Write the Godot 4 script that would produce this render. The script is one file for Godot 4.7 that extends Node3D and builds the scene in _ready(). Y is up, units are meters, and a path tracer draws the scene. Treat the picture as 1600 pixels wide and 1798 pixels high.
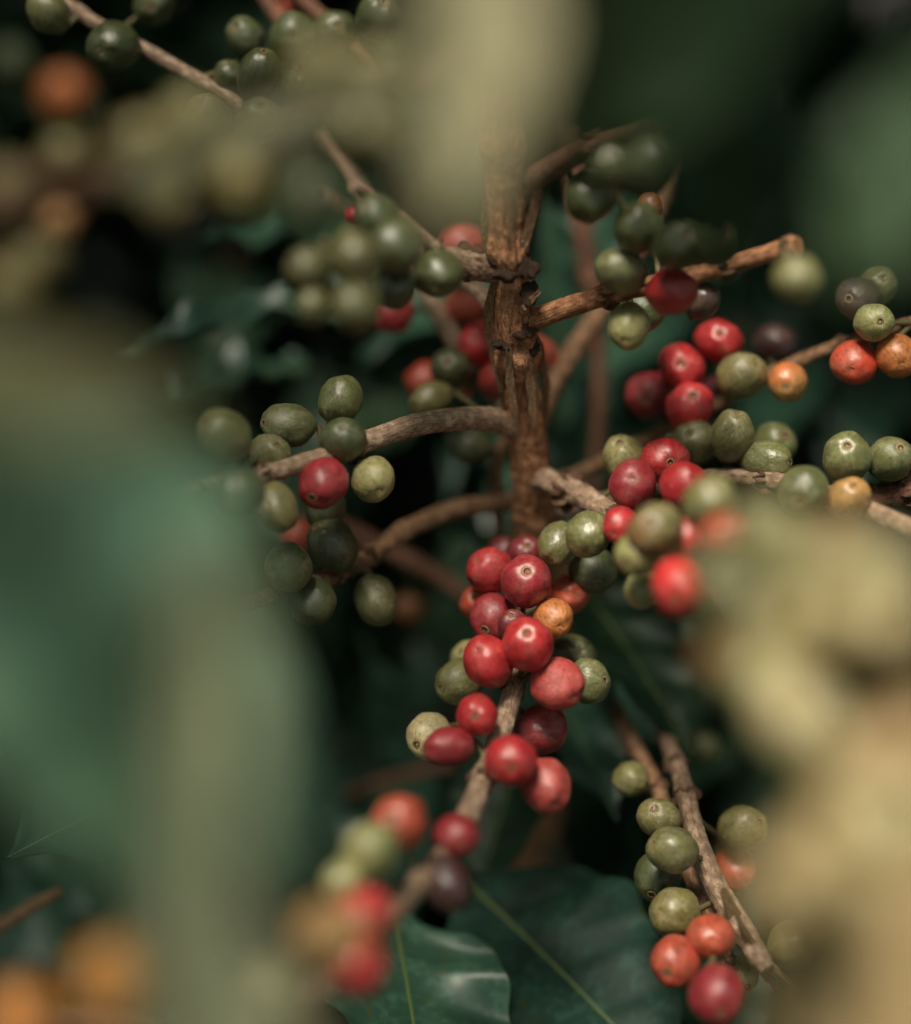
extends Node3D
# A coffee shrub seen from very near through a fast lens: a grey-brown trunk, side branches hung with green, red and orange
# cherries, its own dark leaves below and behind, neighbouring shoots close to the lens.

const FOCUS := 0.57            # metres from the lens to the plane in focus
const F_PX := 3038.0           # focal length in pixels of the 1600 x 1798 photograph
const TILT := 30.0             # the lens looks down by this much
var eye := Transform3D()
var rng := RandomNumberGenerator.new()
var names := {}
var plant: Node3D
var wood := []                 # [point, radius] samples along every branch: cherries hang from the nearest
var noise := FastNoiseLite.new()
var noise_fine := FastNoiseLite.new()
var tex := {}
var M := {}
var skins := []
var scars := []
var leaf_shapes := []

func _ready():
	rng.seed = 4711
	set_view_and_light()
	make_noise()
	make_materials()
	make_shapes()
	build_ground()
	build_canopy()
	build_background()
	build_plant()
	build_neighbours()
	build_near_leaves()
	build_cherries()

func set_view_and_light():
	var cam := Camera3D.new()
	cam.name = "camera"
	cam.fov = 32.96
	cam.near = 0.02
	cam.far = 400.0
	var back := Vector3(0, sin(deg_to_rad(TILT)), cos(deg_to_rad(TILT)))
	eye = Transform3D(Basis(Vector3.RIGHT, deg_to_rad(-TILT)), Vector3(0, 1.0, 0) + back * FOCUS)
	var lens := CameraAttributesPhysical.new()
	lens.frustum_focal_length = 50.0
	lens.frustum_focus_distance = FOCUS
	lens.frustum_near = 0.02
	lens.frustum_far = 400.0
	lens.exposure_aperture = 1.5
	cam.attributes = lens
	add_child(cam)
	cam.transform = eye
	cam.fov = 32.96
	cam.current = true
	var sky_mat := ProceduralSkyMaterial.new()
	sky_mat.sky_top_color = Color(0.87, 0.93, 0.88)
	sky_mat.sky_horizon_color = Color(0.76, 0.81, 0.75)
	sky_mat.sky_curve = 0.2
	sky_mat.ground_bottom_color = Color(0.05, 0.06, 0.04)
	sky_mat.ground_horizon_color = Color(0.2, 0.22, 0.16)
	sky_mat.sky_energy_multiplier = 1.0
	sky_mat.sun_angle_max = 30.0
	var sky := Sky.new()
	sky.sky_material = sky_mat
	var env := Environment.new()
	env.background_mode = Environment.BG_SKY
	env.sky = sky
	env.tonemap_mode = Environment.TONE_MAPPER_LINEAR
	env.tonemap_exposure = 2.2
	env.sdfgi_enabled = true
	env.ssao_enabled = true
	env.ssil_enabled = true
	var world := WorldEnvironment.new()
	world.name = "world_environment"
	world.environment = env
	add_child(world)
	var sun := DirectionalLight3D.new()
	sun.name = "sun"
	sun.light_color = Color(1.0, 0.96, 0.88)
	sun.light_energy = 0.9
	sun.light_angular_distance = 18.0
	sun.shadow_enabled = true
	sun.rotation_degrees = Vector3(-72, -40, 0)
	add_child(sun)

# ---------------------------------------------------------------- helpers

func at(x: float, y: float, z: float) -> Vector3:
	return eye * Vector3((x - 800.0) * z / F_PX, -(y - 899.0) * z / F_PX, -z)

func numbered(called: String) -> String:
	var n: int = names.get(called, 0)
	names[called] = n + 1
	return called if n == 0 else "%s_%03d" % [called, n]

func tag(o: Node, label: String, category: String, group := "", kind := ""):
	if label != "":
		o.set_meta("label", label)
	if category != "":
		o.set_meta("category", category)
	if group != "":
		o.set_meta("group", group)
	if kind != "":
		o.set_meta("kind", kind)

func thing(called: String, where: Vector3, label: String, category: String, group := "") -> Node3D:
	var o := Node3D.new()
	o.name = numbered(called)
	add_child(o, true)
	o.position = where
	tag(o, label, category, group)
	return o

func spot_of(n: Node3D) -> Vector3:
	var p := Vector3.ZERO
	var k = n
	while k != self and k is Node3D:
		p += k.position
		k = k.get_parent()
	return p

func put(mesh: Mesh, called: String, mat: Material, parent: Node) -> MeshInstance3D:
	var o := MeshInstance3D.new()
	o.mesh = mesh
	o.material_override = mat
	if parent == self:
		o.name = numbered(called)
	else:
		var n := 0
		var wanted := called
		while parent.has_node(NodePath(wanted)):
			n += 1
			wanted = "%s_%03d" % [called, n]
		o.name = wanted
	parent.add_child(o, true)
	return o

# rows x cols points joined to a smooth sheet; wrapped closes it round the columns
func sheet(p: PackedVector3Array, uv: PackedVector2Array, cols: int, wrapped := false, outside := Vector3.INF) -> ArrayMesh:
	var rows: int = p.size() / cols
	var nrm := PackedVector3Array()
	nrm.resize(p.size())
	for i in rows:
		var i0 := maxi(i - 1, 0) * cols
		var i1 := mini(i + 1, rows - 1) * cols
		for j in cols:
			var j0 := maxi(j - 1, 0)
			var j1 := mini(j + 1, cols - 1)
			if wrapped:
				j0 = cols - 2 if j == 0 else j - 1
				j1 = 1 if j == cols - 1 else j + 1
			nrm[i * cols + j] = (p[i * cols + j1] - p[i * cols + j0]).cross(p[i1 + j] - p[i0 + j]).normalized()
	for j in cols:
		if nrm[j].length() < 0.5:
			nrm[j] = nrm[cols + j]
		if nrm[(rows - 1) * cols + j].length() < 0.5:
			nrm[(rows - 1) * cols + j] = nrm[(rows - 2) * cols + j]
	var flip := false
	if outside != Vector3.INF:
		var m := (rows / 2) * cols + 1
		flip = nrm[m].dot(p[m] - outside) < 0.0
	if flip:
		for k in nrm.size():
			nrm[k] = -nrm[k]
	var idx := PackedInt32Array()
	for i in rows - 1:
		for j in cols - 1:
			var a := i * cols + j
			var b := a + 1
			var c := a + cols
			var d := c + 1
			if flip:
				idx.append_array(PackedInt32Array([a, b, c, b, d, c]))
			else:
				idx.append_array(PackedInt32Array([a, c, b, b, c, d]))
	var arr := []
	arr.resize(Mesh.ARRAY_MAX)
	arr[Mesh.ARRAY_VERTEX] = p
	arr[Mesh.ARRAY_NORMAL] = nrm
	arr[Mesh.ARRAY_TEX_UV] = uv
	arr[Mesh.ARRAY_INDEX] = idx
	var m := ArrayMesh.new()
	m.add_surface_from_arrays(Mesh.PRIMITIVE_TRIANGLES, arr)
	return m

func spline(pts: PackedVector3Array, rad: PackedFloat32Array, per: int) -> Array:
	var ps := PackedVector3Array()
	var rs := PackedFloat32Array()
	var n := pts.size()
	for k in n - 1:
		var a := pts[maxi(k - 1, 0)]
		var b := pts[k]
		var c := pts[k + 1]
		var d := pts[mini(k + 2, n - 1)]
		for s in per:
			var t := float(s) / per
			ps.append(b.cubic_interpolate(c, a, d, t))
			rs.append(lerpf(rad[k], rad[k + 1], smoothstep(0.0, 1.0, t)))
	ps.append(pts[n - 1])
	rs.append(rad[n - 1])
	return [ps, rs]

# a round, uneven length of wood: rough is the depth of its ridges, knots are places (0..1) where it swells
func tube(pts: PackedVector3Array, rad: PackedFloat32Array, seg: int, per: int, rough := 0.06, knots := [], ridged := 0.0, origin := Vector3.ZERO, shift := 0.0) -> ArrayMesh:
	var sp := spline(pts, rad, per)
	var ps: PackedVector3Array = sp[0]
	var rs: PackedFloat32Array = sp[1]
	var n := ps.size()
	var total := 0.0
	for i in n - 1:
		total += ps[i].distance_to(ps[i + 1])
	var out := PackedVector3Array()
	var uv := PackedVector2Array()
	var run := 0.0
	var side := (ps[1] - ps[0]).cross(Vector3(0.31, 0.22, 0.9)).normalized()
	var cols := seg + 1
	for i in n:
		var along := (ps[mini(i + 1, n - 1)] - ps[maxi(i - 1, 0)]).normalized()
		if i > 0:
			run += ps[i].distance_to(ps[i - 1])
		side = (side - along * side.dot(along)).normalized()
		var up := along.cross(side)
		var t := run / total
		var r := rs[i]
		for k in knots:
			var w := (t - float(k)) * total / (r * 0.75)
			r += rs[i] * 0.24 * exp(-w * w)
		if i == 0 or i == n - 1:
			r *= 0.05
		elif i == 1 or i == n - 2:
			r *= 0.9
		for j in cols:
			var a := TAU * (j % seg) / seg
			var q := Vector3(cos(a), sin(a), run / maxf(rs[i], 0.0005) * 0.16)
			var d := noise.get_noise_3d(q.x * 55.0 + shift * 91.0, q.y * 55.0, q.z * 60.0) * rough * 1.6
			d += noise_fine.get_noise_3d(q.x * 60.0, q.y * 60.0 + shift * 37.0, q.z * 160.0) * rough * 0.8
			if ridged > 0.0:
				var g := noise.get_noise_3d(q.x * 95.0, q.y * 95.0 + shift * 50.0, q.z * 34.0)
				d -= ridged * (1.0 - smoothstep(0.0, 0.16, absf(g + 0.04)))
				var h := noise_fine.get_noise_3d(q.x * 90.0, q.y * 90.0, q.z * 30.0 + 300.0)
				d -= ridged * 0.55 * (1.0 - smoothstep(0.0, 0.12, absf(h)))
			out.append(ps[i] - origin + (side * cos(a) + up * sin(a)) * r * (1.0 + d))
			uv.append(Vector2(float(j) / seg, run * 28.0))
	var mid := n / 2
	return sheet(out, uv, cols, true, ps[mid] - origin)

# a branch given as [x, y, distance, width in pixels of the photograph] knots along the part's own run
func run_of(spec: Array) -> Array:
	var pts := PackedVector3Array()
	var rad := PackedFloat32Array()
	for s in spec:
		pts.append(at(s[0], s[1], s[2]))
		rad.append(s[3] * 0.5 * s[2] / F_PX)
	return [pts, rad]

func branch(called: String, parent: Node3D, spec: Array, mat: Material, knots := [], rough := 0.07, seg := 18, per := 18, ridged := 0.0) -> MeshInstance3D:
	var pr := run_of(spec)
	var o := put(tube(pr[0], pr[1], seg, per, rough, knots, ridged, spot_of(parent), float(wood.size())), called, mat, parent)
	var sp := spline(pr[0], pr[1], 12)
	var total := 0.0
	for i in sp[0].size():
		wood.append([sp[0][i], sp[1][i]])
		if i > 0:
			total += sp[0][i].distance_to(sp[0][i - 1])
	for k in knots:
		var run := 0.0
		for i in range(1, sp[0].size() - 1):
			run += sp[0][i].distance_to(sp[0][i - 1])
			if run >= float(k) * total:
				var depth: float = -(eye.affine_inverse() * sp[0][i]).z
				if depth > 0.50 and depth < 0.615 and called != "trunk":
					put(scales(sp[0][i] - spot_of(parent), (sp[0][i + 1] - sp[0][i - 1]).normalized(), sp[1][i] * 1.16, float(k) * 50.0 + i), "node_scales", M.scales, o)
				break
	return o

# the ragged brown collar of old bud scales round a joint
func scales(mid: Vector3, along: Vector3, r: float, shift: float) -> ArrayMesh:
	var side := along.cross(Vector3(0.3, 0.2, 0.9)).normalized()
	var up := along.cross(side)
	var rings := 40
	var seg := 9
	var p := PackedVector3Array()
	var uv := PackedVector2Array()
	for i in rings + 1:
		var a := TAU * (i % rings) / rings
		var out := side * cos(a) + up * sin(a)
		var wob := noise_fine.get_noise_3d(cos(a) * 40.0 + shift * 13.0, sin(a) * 40.0, shift)
		var lip := noise.get_noise_3d(cos(a) * 95.0, sin(a) * 95.0 + shift * 9.0, 5.0)
		var big := r * clampf(0.20 + 0.75 * wob + 0.5 * lip, 0.05, 0.6)
		for j in seg + 1:
			var b := TAU * (j % seg) / seg
			p.append(mid + along * (sin(b) * (big * 0.9 + r * 0.12) + lip * r * 0.9) + out * (r * 0.97 + cos(b) * big))
			uv.append(Vector2(float(i) / rings, float(j) / seg * 0.2))
	return sheet(p, uv, seg + 1, true)

# ---------------------------------------------------------------- materials

func make_noise():
	noise.seed = 12
	noise.frequency = 0.02
	noise.fractal_octaves = 3
	noise_fine.seed = 77
	noise_fine.frequency = 0.06
	noise_fine.fractal_octaves = 4

func srgb(r: float, g: float, b: float) -> Color:
	return Color(r, g, b).linear_to_srgb()

func tile_noise(n: FastNoiseLite, u: float, v: float, su: float, sv: float) -> float:
	# seamless round u
	return n.get_noise_3d(cos(TAU * u) * su, sin(TAU * u) * su, v * sv)

# skin of a cherry: v = 0 at the crown; 0 even, 1 netted with cork near the crown, 2 half ripe
func skin_image(kind: int, shift: float) -> Image:
	var w := 192
	var h := 128
	var im := Image.create(w, h, false, Image.FORMAT_RGB8)
	for y in h:
		var v := float(y) / h
		for x in w:
			var u := float(x) / w
			var c := Vector3.ONE
			var broad := tile_noise(noise, u, v + shift, 42.0, 110.0)
			var fine := tile_noise(noise_fine, u, v + shift * 3.0, 60.0, 190.0)
			var streak := tile_noise(noise_fine, u, shift * 7.0 + v * 0.08, 70.0, 90.0)
			c *= 0.97 + 0.42 * broad + 0.20 * fine + 0.20 * streak
			c = c.lerp(Vector3(1.12, 0.98, 0.85) * c.y, smoothstep(0.1, 0.4, streak - broad * 0.4) * 0.6)
			# the crown is a little paler and browner, with freckles round it
			var near := exp(-v * 9.0)
			c = c.lerp(Vector3(1.25, 1.05, 0.85) * (0.9 + 0.5 * fine), near * 0.75)
			if fine > 0.30:
				c = c.lerp(Vector3(1.35, 1.3, 1.22), 0.55)
			if fine < -0.36:
				c *= 0.66
			if kind == 1:
				var net := absf(tile_noise(noise_fine, u, v + 9.0 + shift, 150.0, 420.0))
				var k := (1.0 - smoothstep(0.02, 0.10, net)) * smoothstep(0.62, 0.15, v + broad * 0.5)
				c = c.lerp(Vector3(1.55, 1.4, 1.2), k * 0.75)
			elif kind == 2:
				var k := smoothstep(-0.55, 0.55, broad * 0.5 + 0.40 * cos(TAU * (u + shift)) + v * 0.4 - 0.2)
				c = c.lerp(Vector3(1.5, 0.62, 0.5), k * 0.75)
			im.set_pixel(x, y, Color(clampf(c.x * 0.6, 0, 1), clampf(c.y * 0.6, 0, 1), clampf(c.z * 0.6, 0, 1)).linear_to_srgb())
	return im

# pale dust and flecks, thickest in clouds; alpha is how much of the skin they hide
func dust_image(shift: float, thick: float) -> Image:
	var w := 192
	var h := 128
	var im := Image.create(w, h, false, Image.FORMAT_RGBA8)
	for y in h:
		var v := float(y) / h
		for x in w:
			var u := float(x) / w
			var cloud := smoothstep(-0.1, 0.45, tile_noise(noise, u, v + shift, 55.0, 150.0))
			var grit := smoothstep(0.10, 0.42, tile_noise(noise_fine, u, v + shift * 2.0, 130.0, 380.0))
			var line := 1.0 - smoothstep(0.0, 0.06, absf(tile_noise(noise_fine, u, v * 0.5 + shift * 5.0, 60.0, 120.0)))
			var k := 0.02 + 0.30 * grit * (0.35 + cloud) + 0.10 * cloud + 0.10 * line * cloud
			im.set_pixel(x, y, Color(0.80, 0.76, 0.66, clampf(k * thick, 0.0, 0.6)))
	return im

func height_image(w: int, h: int, su: float, sv: float, net: bool) -> Image:
	var im := Image.create(w, h, false, Image.FORMAT_RGB8)
	for y in h:
		for x in w:
			var u := float(x) / w
			var v := float(y) / h
			var k := 0.5 + 0.5 * tile_noise(noise_fine, u, v, su, sv)
			if net:
				k = smoothstep(0.0, 0.16, absf(k - 0.5)) * 0.8
			im.set_pixel(x, y, Color(k, k, k))
	return im

func bark_images() -> Array:
	var w := 256
	var h := 512
	var im := Image.create(w, h, false, Image.FORMAT_RGB8)
	var hi := Image.create(w, h, false, Image.FORMAT_RGB8)
	for y in h:
		var v := float(y) / h
		# mirrored along the length so that it repeats without a seam
		var vv := absf(v * 2.0 - 1.0)
		for x in w:
			var u := float(x) / w
			var fibre := tile_noise(noise_fine, u, vv, 75.0, 60.0)
			var broad := tile_noise(noise, u, vv + 2.0, 50.0, 190.0)
			var speck := tile_noise(noise_fine, u, vv + 5.0, 95.0, 420.0)
			var crack := absf(tile_noise(noise_fine, u, vv + 8.0, 48.0, 42.0))
			var k := 0.62 + 0.34 * fibre + 0.4 * broad + 0.16 * speck
			var col := Vector3(0.70, 0.56, 0.46) * clampf(k * 1.05 + 0.05, 0.15, 1.3)
			var pale := smoothstep(0.12, 0.34, broad + speck * 0.35)
			col = col.lerp(Vector3(0.80, 0.76, 0.70), pale * 0.55)
			var cr := 1.0 - smoothstep(0.0, 0.045, crack)
			col = col.lerp(Vector3(0.10, 0.06, 0.04), cr * 0.85)
			if speck < -0.40:
				col *= 0.45
			im.set_pixel(x, y, Color(clampf(col.x, 0, 1), clampf(col.y, 0, 1), clampf(col.z, 0, 1)).linear_to_srgb())
			var hh := clampf(0.55 + 0.3 * fibre + 0.15 * speck - 0.45 * cr, 0, 1)
			hi.set_pixel(x, y, Color(hh, hh, hh))
	hi.bump_map_to_normal_map(5.0)
	return [im, hi]

# upper side of a coffee leaf, u across (0.5 the midrib), v from stalk to tip
func leaf_image(dusty: float, shift: float) -> Image:
	var w := 288
	var h := 576
	var im := Image.create(w, h, false, Image.FORMAT_RGB8)
	for y in h:
		var v := float(y) / h
		for x in w:
			var u := float(x) / w
			var a := absf(u - 0.5) * 2.0
			var broad := noise.get_noise_2d(x * 0.6 + shift * 500.0, y * 0.6)
			var fine := noise_fine.get_noise_2d(x * 0.8, y * 0.8 + shift * 300.0)
			var k := 0.5 + 0.16 * broad + 0.12 * fine
			var vein := veins(a, v)
			var c := Vector3(k, k, k)
			c = c.lerp(Vector3(0.95, 0.95, 0.55), vein * 0.36)
			c = c.lerp(Vector3(1.0, 1.0, 0.5), (1.0 - smoothstep(0.012, 0.03, a)) * 0.7)
			c = c.lerp(Vector3(0.95, 0.85, 0.4), smoothstep(0.985, 1.0, a) * 0.5)
			var spot := smoothstep(0.20, 0.46, fine + broad * 0.75 - 0.05)
			c = c.lerp(Vector3(1.0, 0.98, 1.0), spot * dusty)
			var rust := noise_fine.get_noise_2d(x * 0.3 + 900.0, y * 0.3 + shift * 77.0)
			if rust > 0.50:
				c = c.lerp(Vector3(1.0, 0.42, 0.12), 0.7)
			im.set_pixel(x, y, Color(clampf(c.x, 0, 1), clampf(c.y, 0, 1), clampf(c.z, 0, 1)).linear_to_srgb())
	return im

func veins(a: float, v: float) -> float:
	var q := (v - 0.13 * pow(a, 1.2)) * 11.0
	var f := absf(q - roundf(q))
	return (1.0 - smoothstep(0.015, 0.055, f)) * (1.0 - a * 0.7)

func pic(im: Image) -> ImageTexture:
	im.generate_mipmaps()
	return ImageTexture.create_from_image(im)

func std(col: Color, rough: float, albedo: Texture2D = null, normal: Texture2D = null, depth := 0.4) -> StandardMaterial3D:
	var m := StandardMaterial3D.new()
	m.albedo_color = col
	m.roughness = rough
	if albedo:
		m.albedo_texture = albedo
	if normal:
		m.normal_enabled = true
		m.normal_texture = normal
		m.normal_scale = depth
	m.cull_mode = BaseMaterial3D.CULL_DISABLED
	return m

const RIPENESS_AND_SHADE := {
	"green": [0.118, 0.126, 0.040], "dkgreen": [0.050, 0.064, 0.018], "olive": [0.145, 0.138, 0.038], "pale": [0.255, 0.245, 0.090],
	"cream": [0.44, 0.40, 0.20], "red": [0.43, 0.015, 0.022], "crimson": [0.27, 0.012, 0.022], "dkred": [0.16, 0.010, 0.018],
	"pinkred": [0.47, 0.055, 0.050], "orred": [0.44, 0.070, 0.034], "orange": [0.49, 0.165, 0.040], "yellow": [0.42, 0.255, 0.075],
	"maroon": [0.040, 0.008, 0.012], "moss": [0.140, 0.118, 0.020], "brown": [0.055, 0.026, 0.022], "peach": [0.90, 0.29, 0.11], "tan": [0.27, 0.225, 0.09], "shade": [0.085, 0.080, 0.022], "rust": [0.20, 0.070, 0.012], "amber": [0.88, 0.25, 0.04], "blaze": [0.88, 0.14, 0.012], "fawn": [0.42, 0.30, 0.14]}  # the shade entry is olive skin darkened to paint in its clump's shade

func make_materials():
	for k in 3:
		tex["skin%d" % k] = pic(skin_image(0, 1.7 * k))
	tex["net"] = pic(skin_image(1, 0.4))
	tex["half"] = pic(skin_image(2, 2.9))
	for k in 2:
		tex["dust%d" % k] = pic(dust_image(3.1 * k + 0.7, 0.72 if k == 0 else 0.30))
	var b := height_image(192, 128, 90.0, 260.0, false)
	b.bump_map_to_normal_map(1.6)
	tex["skin_bump"] = pic(b)
	var nb := height_image(192, 128, 210.0, 560.0, true)
	nb.bump_map_to_normal_map(2.2)
	tex["net_bump"] = pic(nb)
	var bark := bark_images()
	tex["bark"] = pic(bark[0])
	tex["bark_bump"] = pic(bark[1])
	for k in 3:
		tex["leaf%d" % k] = pic(leaf_image([0.28, 0.5, 0.12][k], 1.0 + k))
	M.trunk = std(srgb(0.86, 0.50, 0.30), 0.82, tex.bark, tex.bark_bump, 1.2)
	M.limb = std(srgb(0.64, 0.345, 0.19), 0.78, tex.bark, tex.bark_bump, 1.0)
	M.bark = std(srgb(0.52, 0.34, 0.22), 0.72, tex.bark, tex.bark_bump, 0.9)
	M.bark_pale = std(srgb(0.60, 0.48, 0.385), 0.68, tex.bark, tex.bark_bump, 0.9)
	M.bark_dark = std(srgb(0.32, 0.17, 0.12), 0.8, tex.bark, tex.bark_bump, 0.9)
	M.flake = std(srgb(0.50, 0.36, 0.24), 0.85, tex.bark, tex.bark_bump, 0.8)
	M.scales = std(srgb(0.20, 0.115, 0.075), 0.9, tex.bark, tex.bark_bump, 1.2)
	M.crust = std(srgb(0.085, 0.05, 0.032), 0.95, tex.bark, tex.bark_bump, 1.4)
	M.stalk = std(srgb(0.11, 0.09, 0.04), 0.6)
	var si := Image.create(4, 64, false, Image.FORMAT_RGB8)
	for y in 64:
		var v := y / 64.0
		var c := Vector3(0.018, 0.012, 0.008)
		c = c.lerp(Vector3(0.30, 0.205, 0.11), smoothstep(0.33, 0.46, v) * (1.0 - smoothstep(0.60, 0.72, v)))
		c = c.lerp(Vector3(0.12, 0.075, 0.04), smoothstep(0.62, 0.72, v))
		for x in 4:
			si.set_pixel(x, y, Color(c.x, c.y, c.z).linear_to_srgb())
	tex["scar"] = pic(si)
	M.scar = std(Color(0.9, 0.85, 0.8), 0.85, tex.scar)
	M.scar_pale = std(Color(1, 1, 1), 0.8, tex.scar)
	M.midrib = std(srgb(0.10, 0.14, 0.04), 0.5)
	M.leaf = leaf_mat(0.030, 0.070, 0.042, 0.36, 0, 0.08)
	M.leaf_dusty = leaf_mat(0.036, 0.088, 0.058, 0.38, 1, 0.10)
	M.leaf_dark = leaf_mat(0.014, 0.034, 0.018, 0.45, 2, 0.04)
	M.leaf_dark.metallic_specular = 0.3
	M.leaf_teal = leaf_mat(0.026, 0.066, 0.044, 0.36, 1, 0.06)
	M.leaf_big = leaf_mat(0.014, 0.038, 0.028, 0.50, 1, 0.04)
	M.leaf_big.metallic_specular = 0.22
	M.leaf_mid = leaf_mat(0.042, 0.080, 0.038, 0.5, 2, 0.10)
	M.leaf_tan = leaf_mat(0.46, 0.335, 0.175, 0.6, 2, 0.25)
	M.leaf_moss = leaf_mat(0.065, 0.060, 0.022, 0.6, 2, 0.12)
	M.leaf_near = leaf_mat(0.19, 0.33, 0.235, 0.5, 2, 0.20)
	M.leaf_olive = leaf_mat(0.36, 0.385, 0.255, 0.55, 2, 0.25)
	M.leaf_sere = leaf_mat(0.43, 0.385, 0.235, 0.6, 2, 0.30)
	M.soil = std(srgb(0.030, 0.021, 0.014), 0.95)

func leaf_mat(r: float, g: float, b: float, rough: float, which: int, through: float) -> StandardMaterial3D:
	var m := std(srgb(r * 1.9, g * 1.9, b * 1.9), rough, tex["leaf%d" % which])
	m.backlight_enabled = true
	m.backlight = Color(through, through * 1.3, through * 0.35)
	return m

func skin_mat(kind: String) -> StandardMaterial3D:
	var c: Array = RIPENESS_AND_SHADE[kind.split("+")[0]]
	var k := rng.randf_range(0.88, 1.12)
	var t := rng.randf_range(-0.06, 0.06)
	var which: String = "skin%d" % rng.randi_range(0, 2)
	var bump: Texture2D = tex.skin_bump
	var depth := 0.30
	if kind.ends_with("+net"):
		which = "net"
		bump = tex.net_bump if kind.begins_with("pinkred") else bump
		depth = 0.6
	elif kind.ends_with("+half"):
		which = "half"
	var m := std(srgb(minf(c[0] * k * (1.0 + t) * 1.67, 1.0), minf(c[1] * k * (1.0 - t * 0.5) * 1.67, 1.0), c[2] * k * 1.67), rng.randf_range(0.40, 0.54), tex[which], bump, depth)
	m.metallic_specular = 0.7
	m.detail_enabled = true
	m.detail_albedo = tex["dust%d" % (0 if c[1] > c[0] * 0.9 and c[1] > 0.09 else 1)]
	m.detail_blend_mode = BaseMaterial3D.BLEND_MODE_MIX
	m.rim_enabled = true
	m.rim = 0.10
	m.rim_tint = 0.6
	m.cull_mode = BaseMaterial3D.CULL_BACK
	return m

# ---------------------------------------------------------------- shared shapes

func make_shapes():
	for k in 6:
		skins.append(skin_shape(float(k) * 13.7))
	for k in 3:
		scars.append(scar_shape(float(k) * 5.1))
	for k in 5:
		leaf_shapes.append(leaf_shape(Vector3.ZERO, Vector3(0, 0, 1), Vector3.UP, 0.40 + 0.03 * (k % 3), 0.16 + 0.10 * k, 0.04 + 0.012 * k, float(k) * 3.3, 12, 26))

# a cherry of radius one with its crown towards +y
func skin_shape(shift: float) -> ArrayMesh:
	var rows := 25
	var seg := 30
	var p := PackedVector3Array()
	var uv := PackedVector2Array()
	for i in rows:
		var t := PI * i / (rows - 1)
		for j in seg + 1:
			var a := TAU * (j % seg) / seg
			var r := sin(t) * (1.0 - 0.05 * smoothstep(1.9, 3.0, t))
			var y := cos(t)
			y -= 0.10 * exp(-pow(t / 0.17, 2.0))
			y += 0.05 * exp(-pow((PI - t) / 0.3, 2.0))
			var lump := 1.0 + 0.085 * noise.get_noise_3d(cos(a) * sin(t) * 45.0 + shift * 20.0, y * 45.0, sin(a) * sin(t) * 45.0)
			lump += 0.030 * cos(2.0 * a + shift) * sin(t)
			p.append(Vector3(cos(a) * r * lump, y * lump, sin(a) * r * lump * 0.97))
			uv.append(Vector2(float(j) / seg, float(i) / (rows - 1)))
	return sheet(p, uv, seg + 1, true, Vector3.ZERO)

# the disc left by the flower: a raised uneven ring round a pit
func scar_shape(shift: float) -> ArrayMesh:
	var prof := [Vector2(0.003, -0.10), Vector2(0.04, -0.09), Vector2(0.070, -0.03), Vector2(0.100, 0.018), Vector2(0.135, 0.026), Vector2(0.175, 0.014), Vector2(0.215, -0.016), Vector2(0.15, -0.06)]
	var seg := 18
	var p := PackedVector3Array()
	var uv := PackedVector2Array()
	for i in prof.size():
		for j in seg + 1:
			var a := TAU * (j % seg) / seg
			var k := 1.0 + 0.16 * noise.get_noise_2d(cos(a) * 60.0 + shift * 31.0, sin(a) * 60.0)
			p.append(Vector3(cos(a) * prof[i].x * k, prof[i].y + 0.008 * sin(3.0 * a + shift + i), sin(a) * prof[i].x * k))
			uv.append(Vector2(float(j) / seg, float(i) / prof.size()))
	return sheet(p, uv, seg + 1, true, Vector3(0, -1, 0))

# base to tip, facing roughly along face; width as a share of length; bend droops the tip, wave ripples the margin
func leaf_shape(base: Vector3, tip: Vector3, face: Vector3, wide: float, bend: float, wave: float, shift: float, cols := 16, rows := 40, fold := 0.25) -> ArrayMesh:
	var l := tip - base
	var length := l.length()
	var dir := l / length
	var side := dir.cross(face).normalized()
	var up := side.cross(dir).normalized()
	var p := PackedVector3Array()
	var uv := PackedVector2Array()
	for i in rows + 1:
		var t := float(i) / rows
		var half := wide * 0.5 * pow(sin(PI * pow(t, 0.86)), 0.82)
		half *= 1.0 - 0.55 * smoothstep(0.80, 0.97, t)
		half = maxf(half, 0.006)
		var arch := bend * (4.0 * t * (1.0 - t)) * 0.5
		for j in cols + 1:
			var u := float(j) / cols * 2.0 - 1.0
			var a := absf(u)
			var q := (t - 0.13 * pow(a, 1.2)) * 11.0
			var puff := absf(sin(PI * q)) * 0.003 * (1.0 - a * 0.4) * sin(PI * t)
			var rip := wave * a * a * sin(TAU * (t * 2.6 + shift) + (1.7 if u > 0.0 else 0.0)) * smoothstep(0.0, 0.15, t) * (1.0 - 0.6 * t)
			rip += wave * 0.5 * a * sin(TAU * (t * 4.7 + shift * 2.3) + u * 3.0)
			var z := arch + fold * half * a * a + fold * half * a * 0.5 + puff + rip
			var edge := 1.0 + 0.025 * sin(TAU * (t * 7.0 + shift)) * a + 0.04 * sin(TAU * (t * 4.0 + shift * 1.7 + u))
			p.append(base + dir * (t * length) + side * (u * half * length * edge) + up * (z * length))
			uv.append(Vector2(u * 0.5 + 0.5, t))
	return sheet(p, uv, cols + 1)

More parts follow.
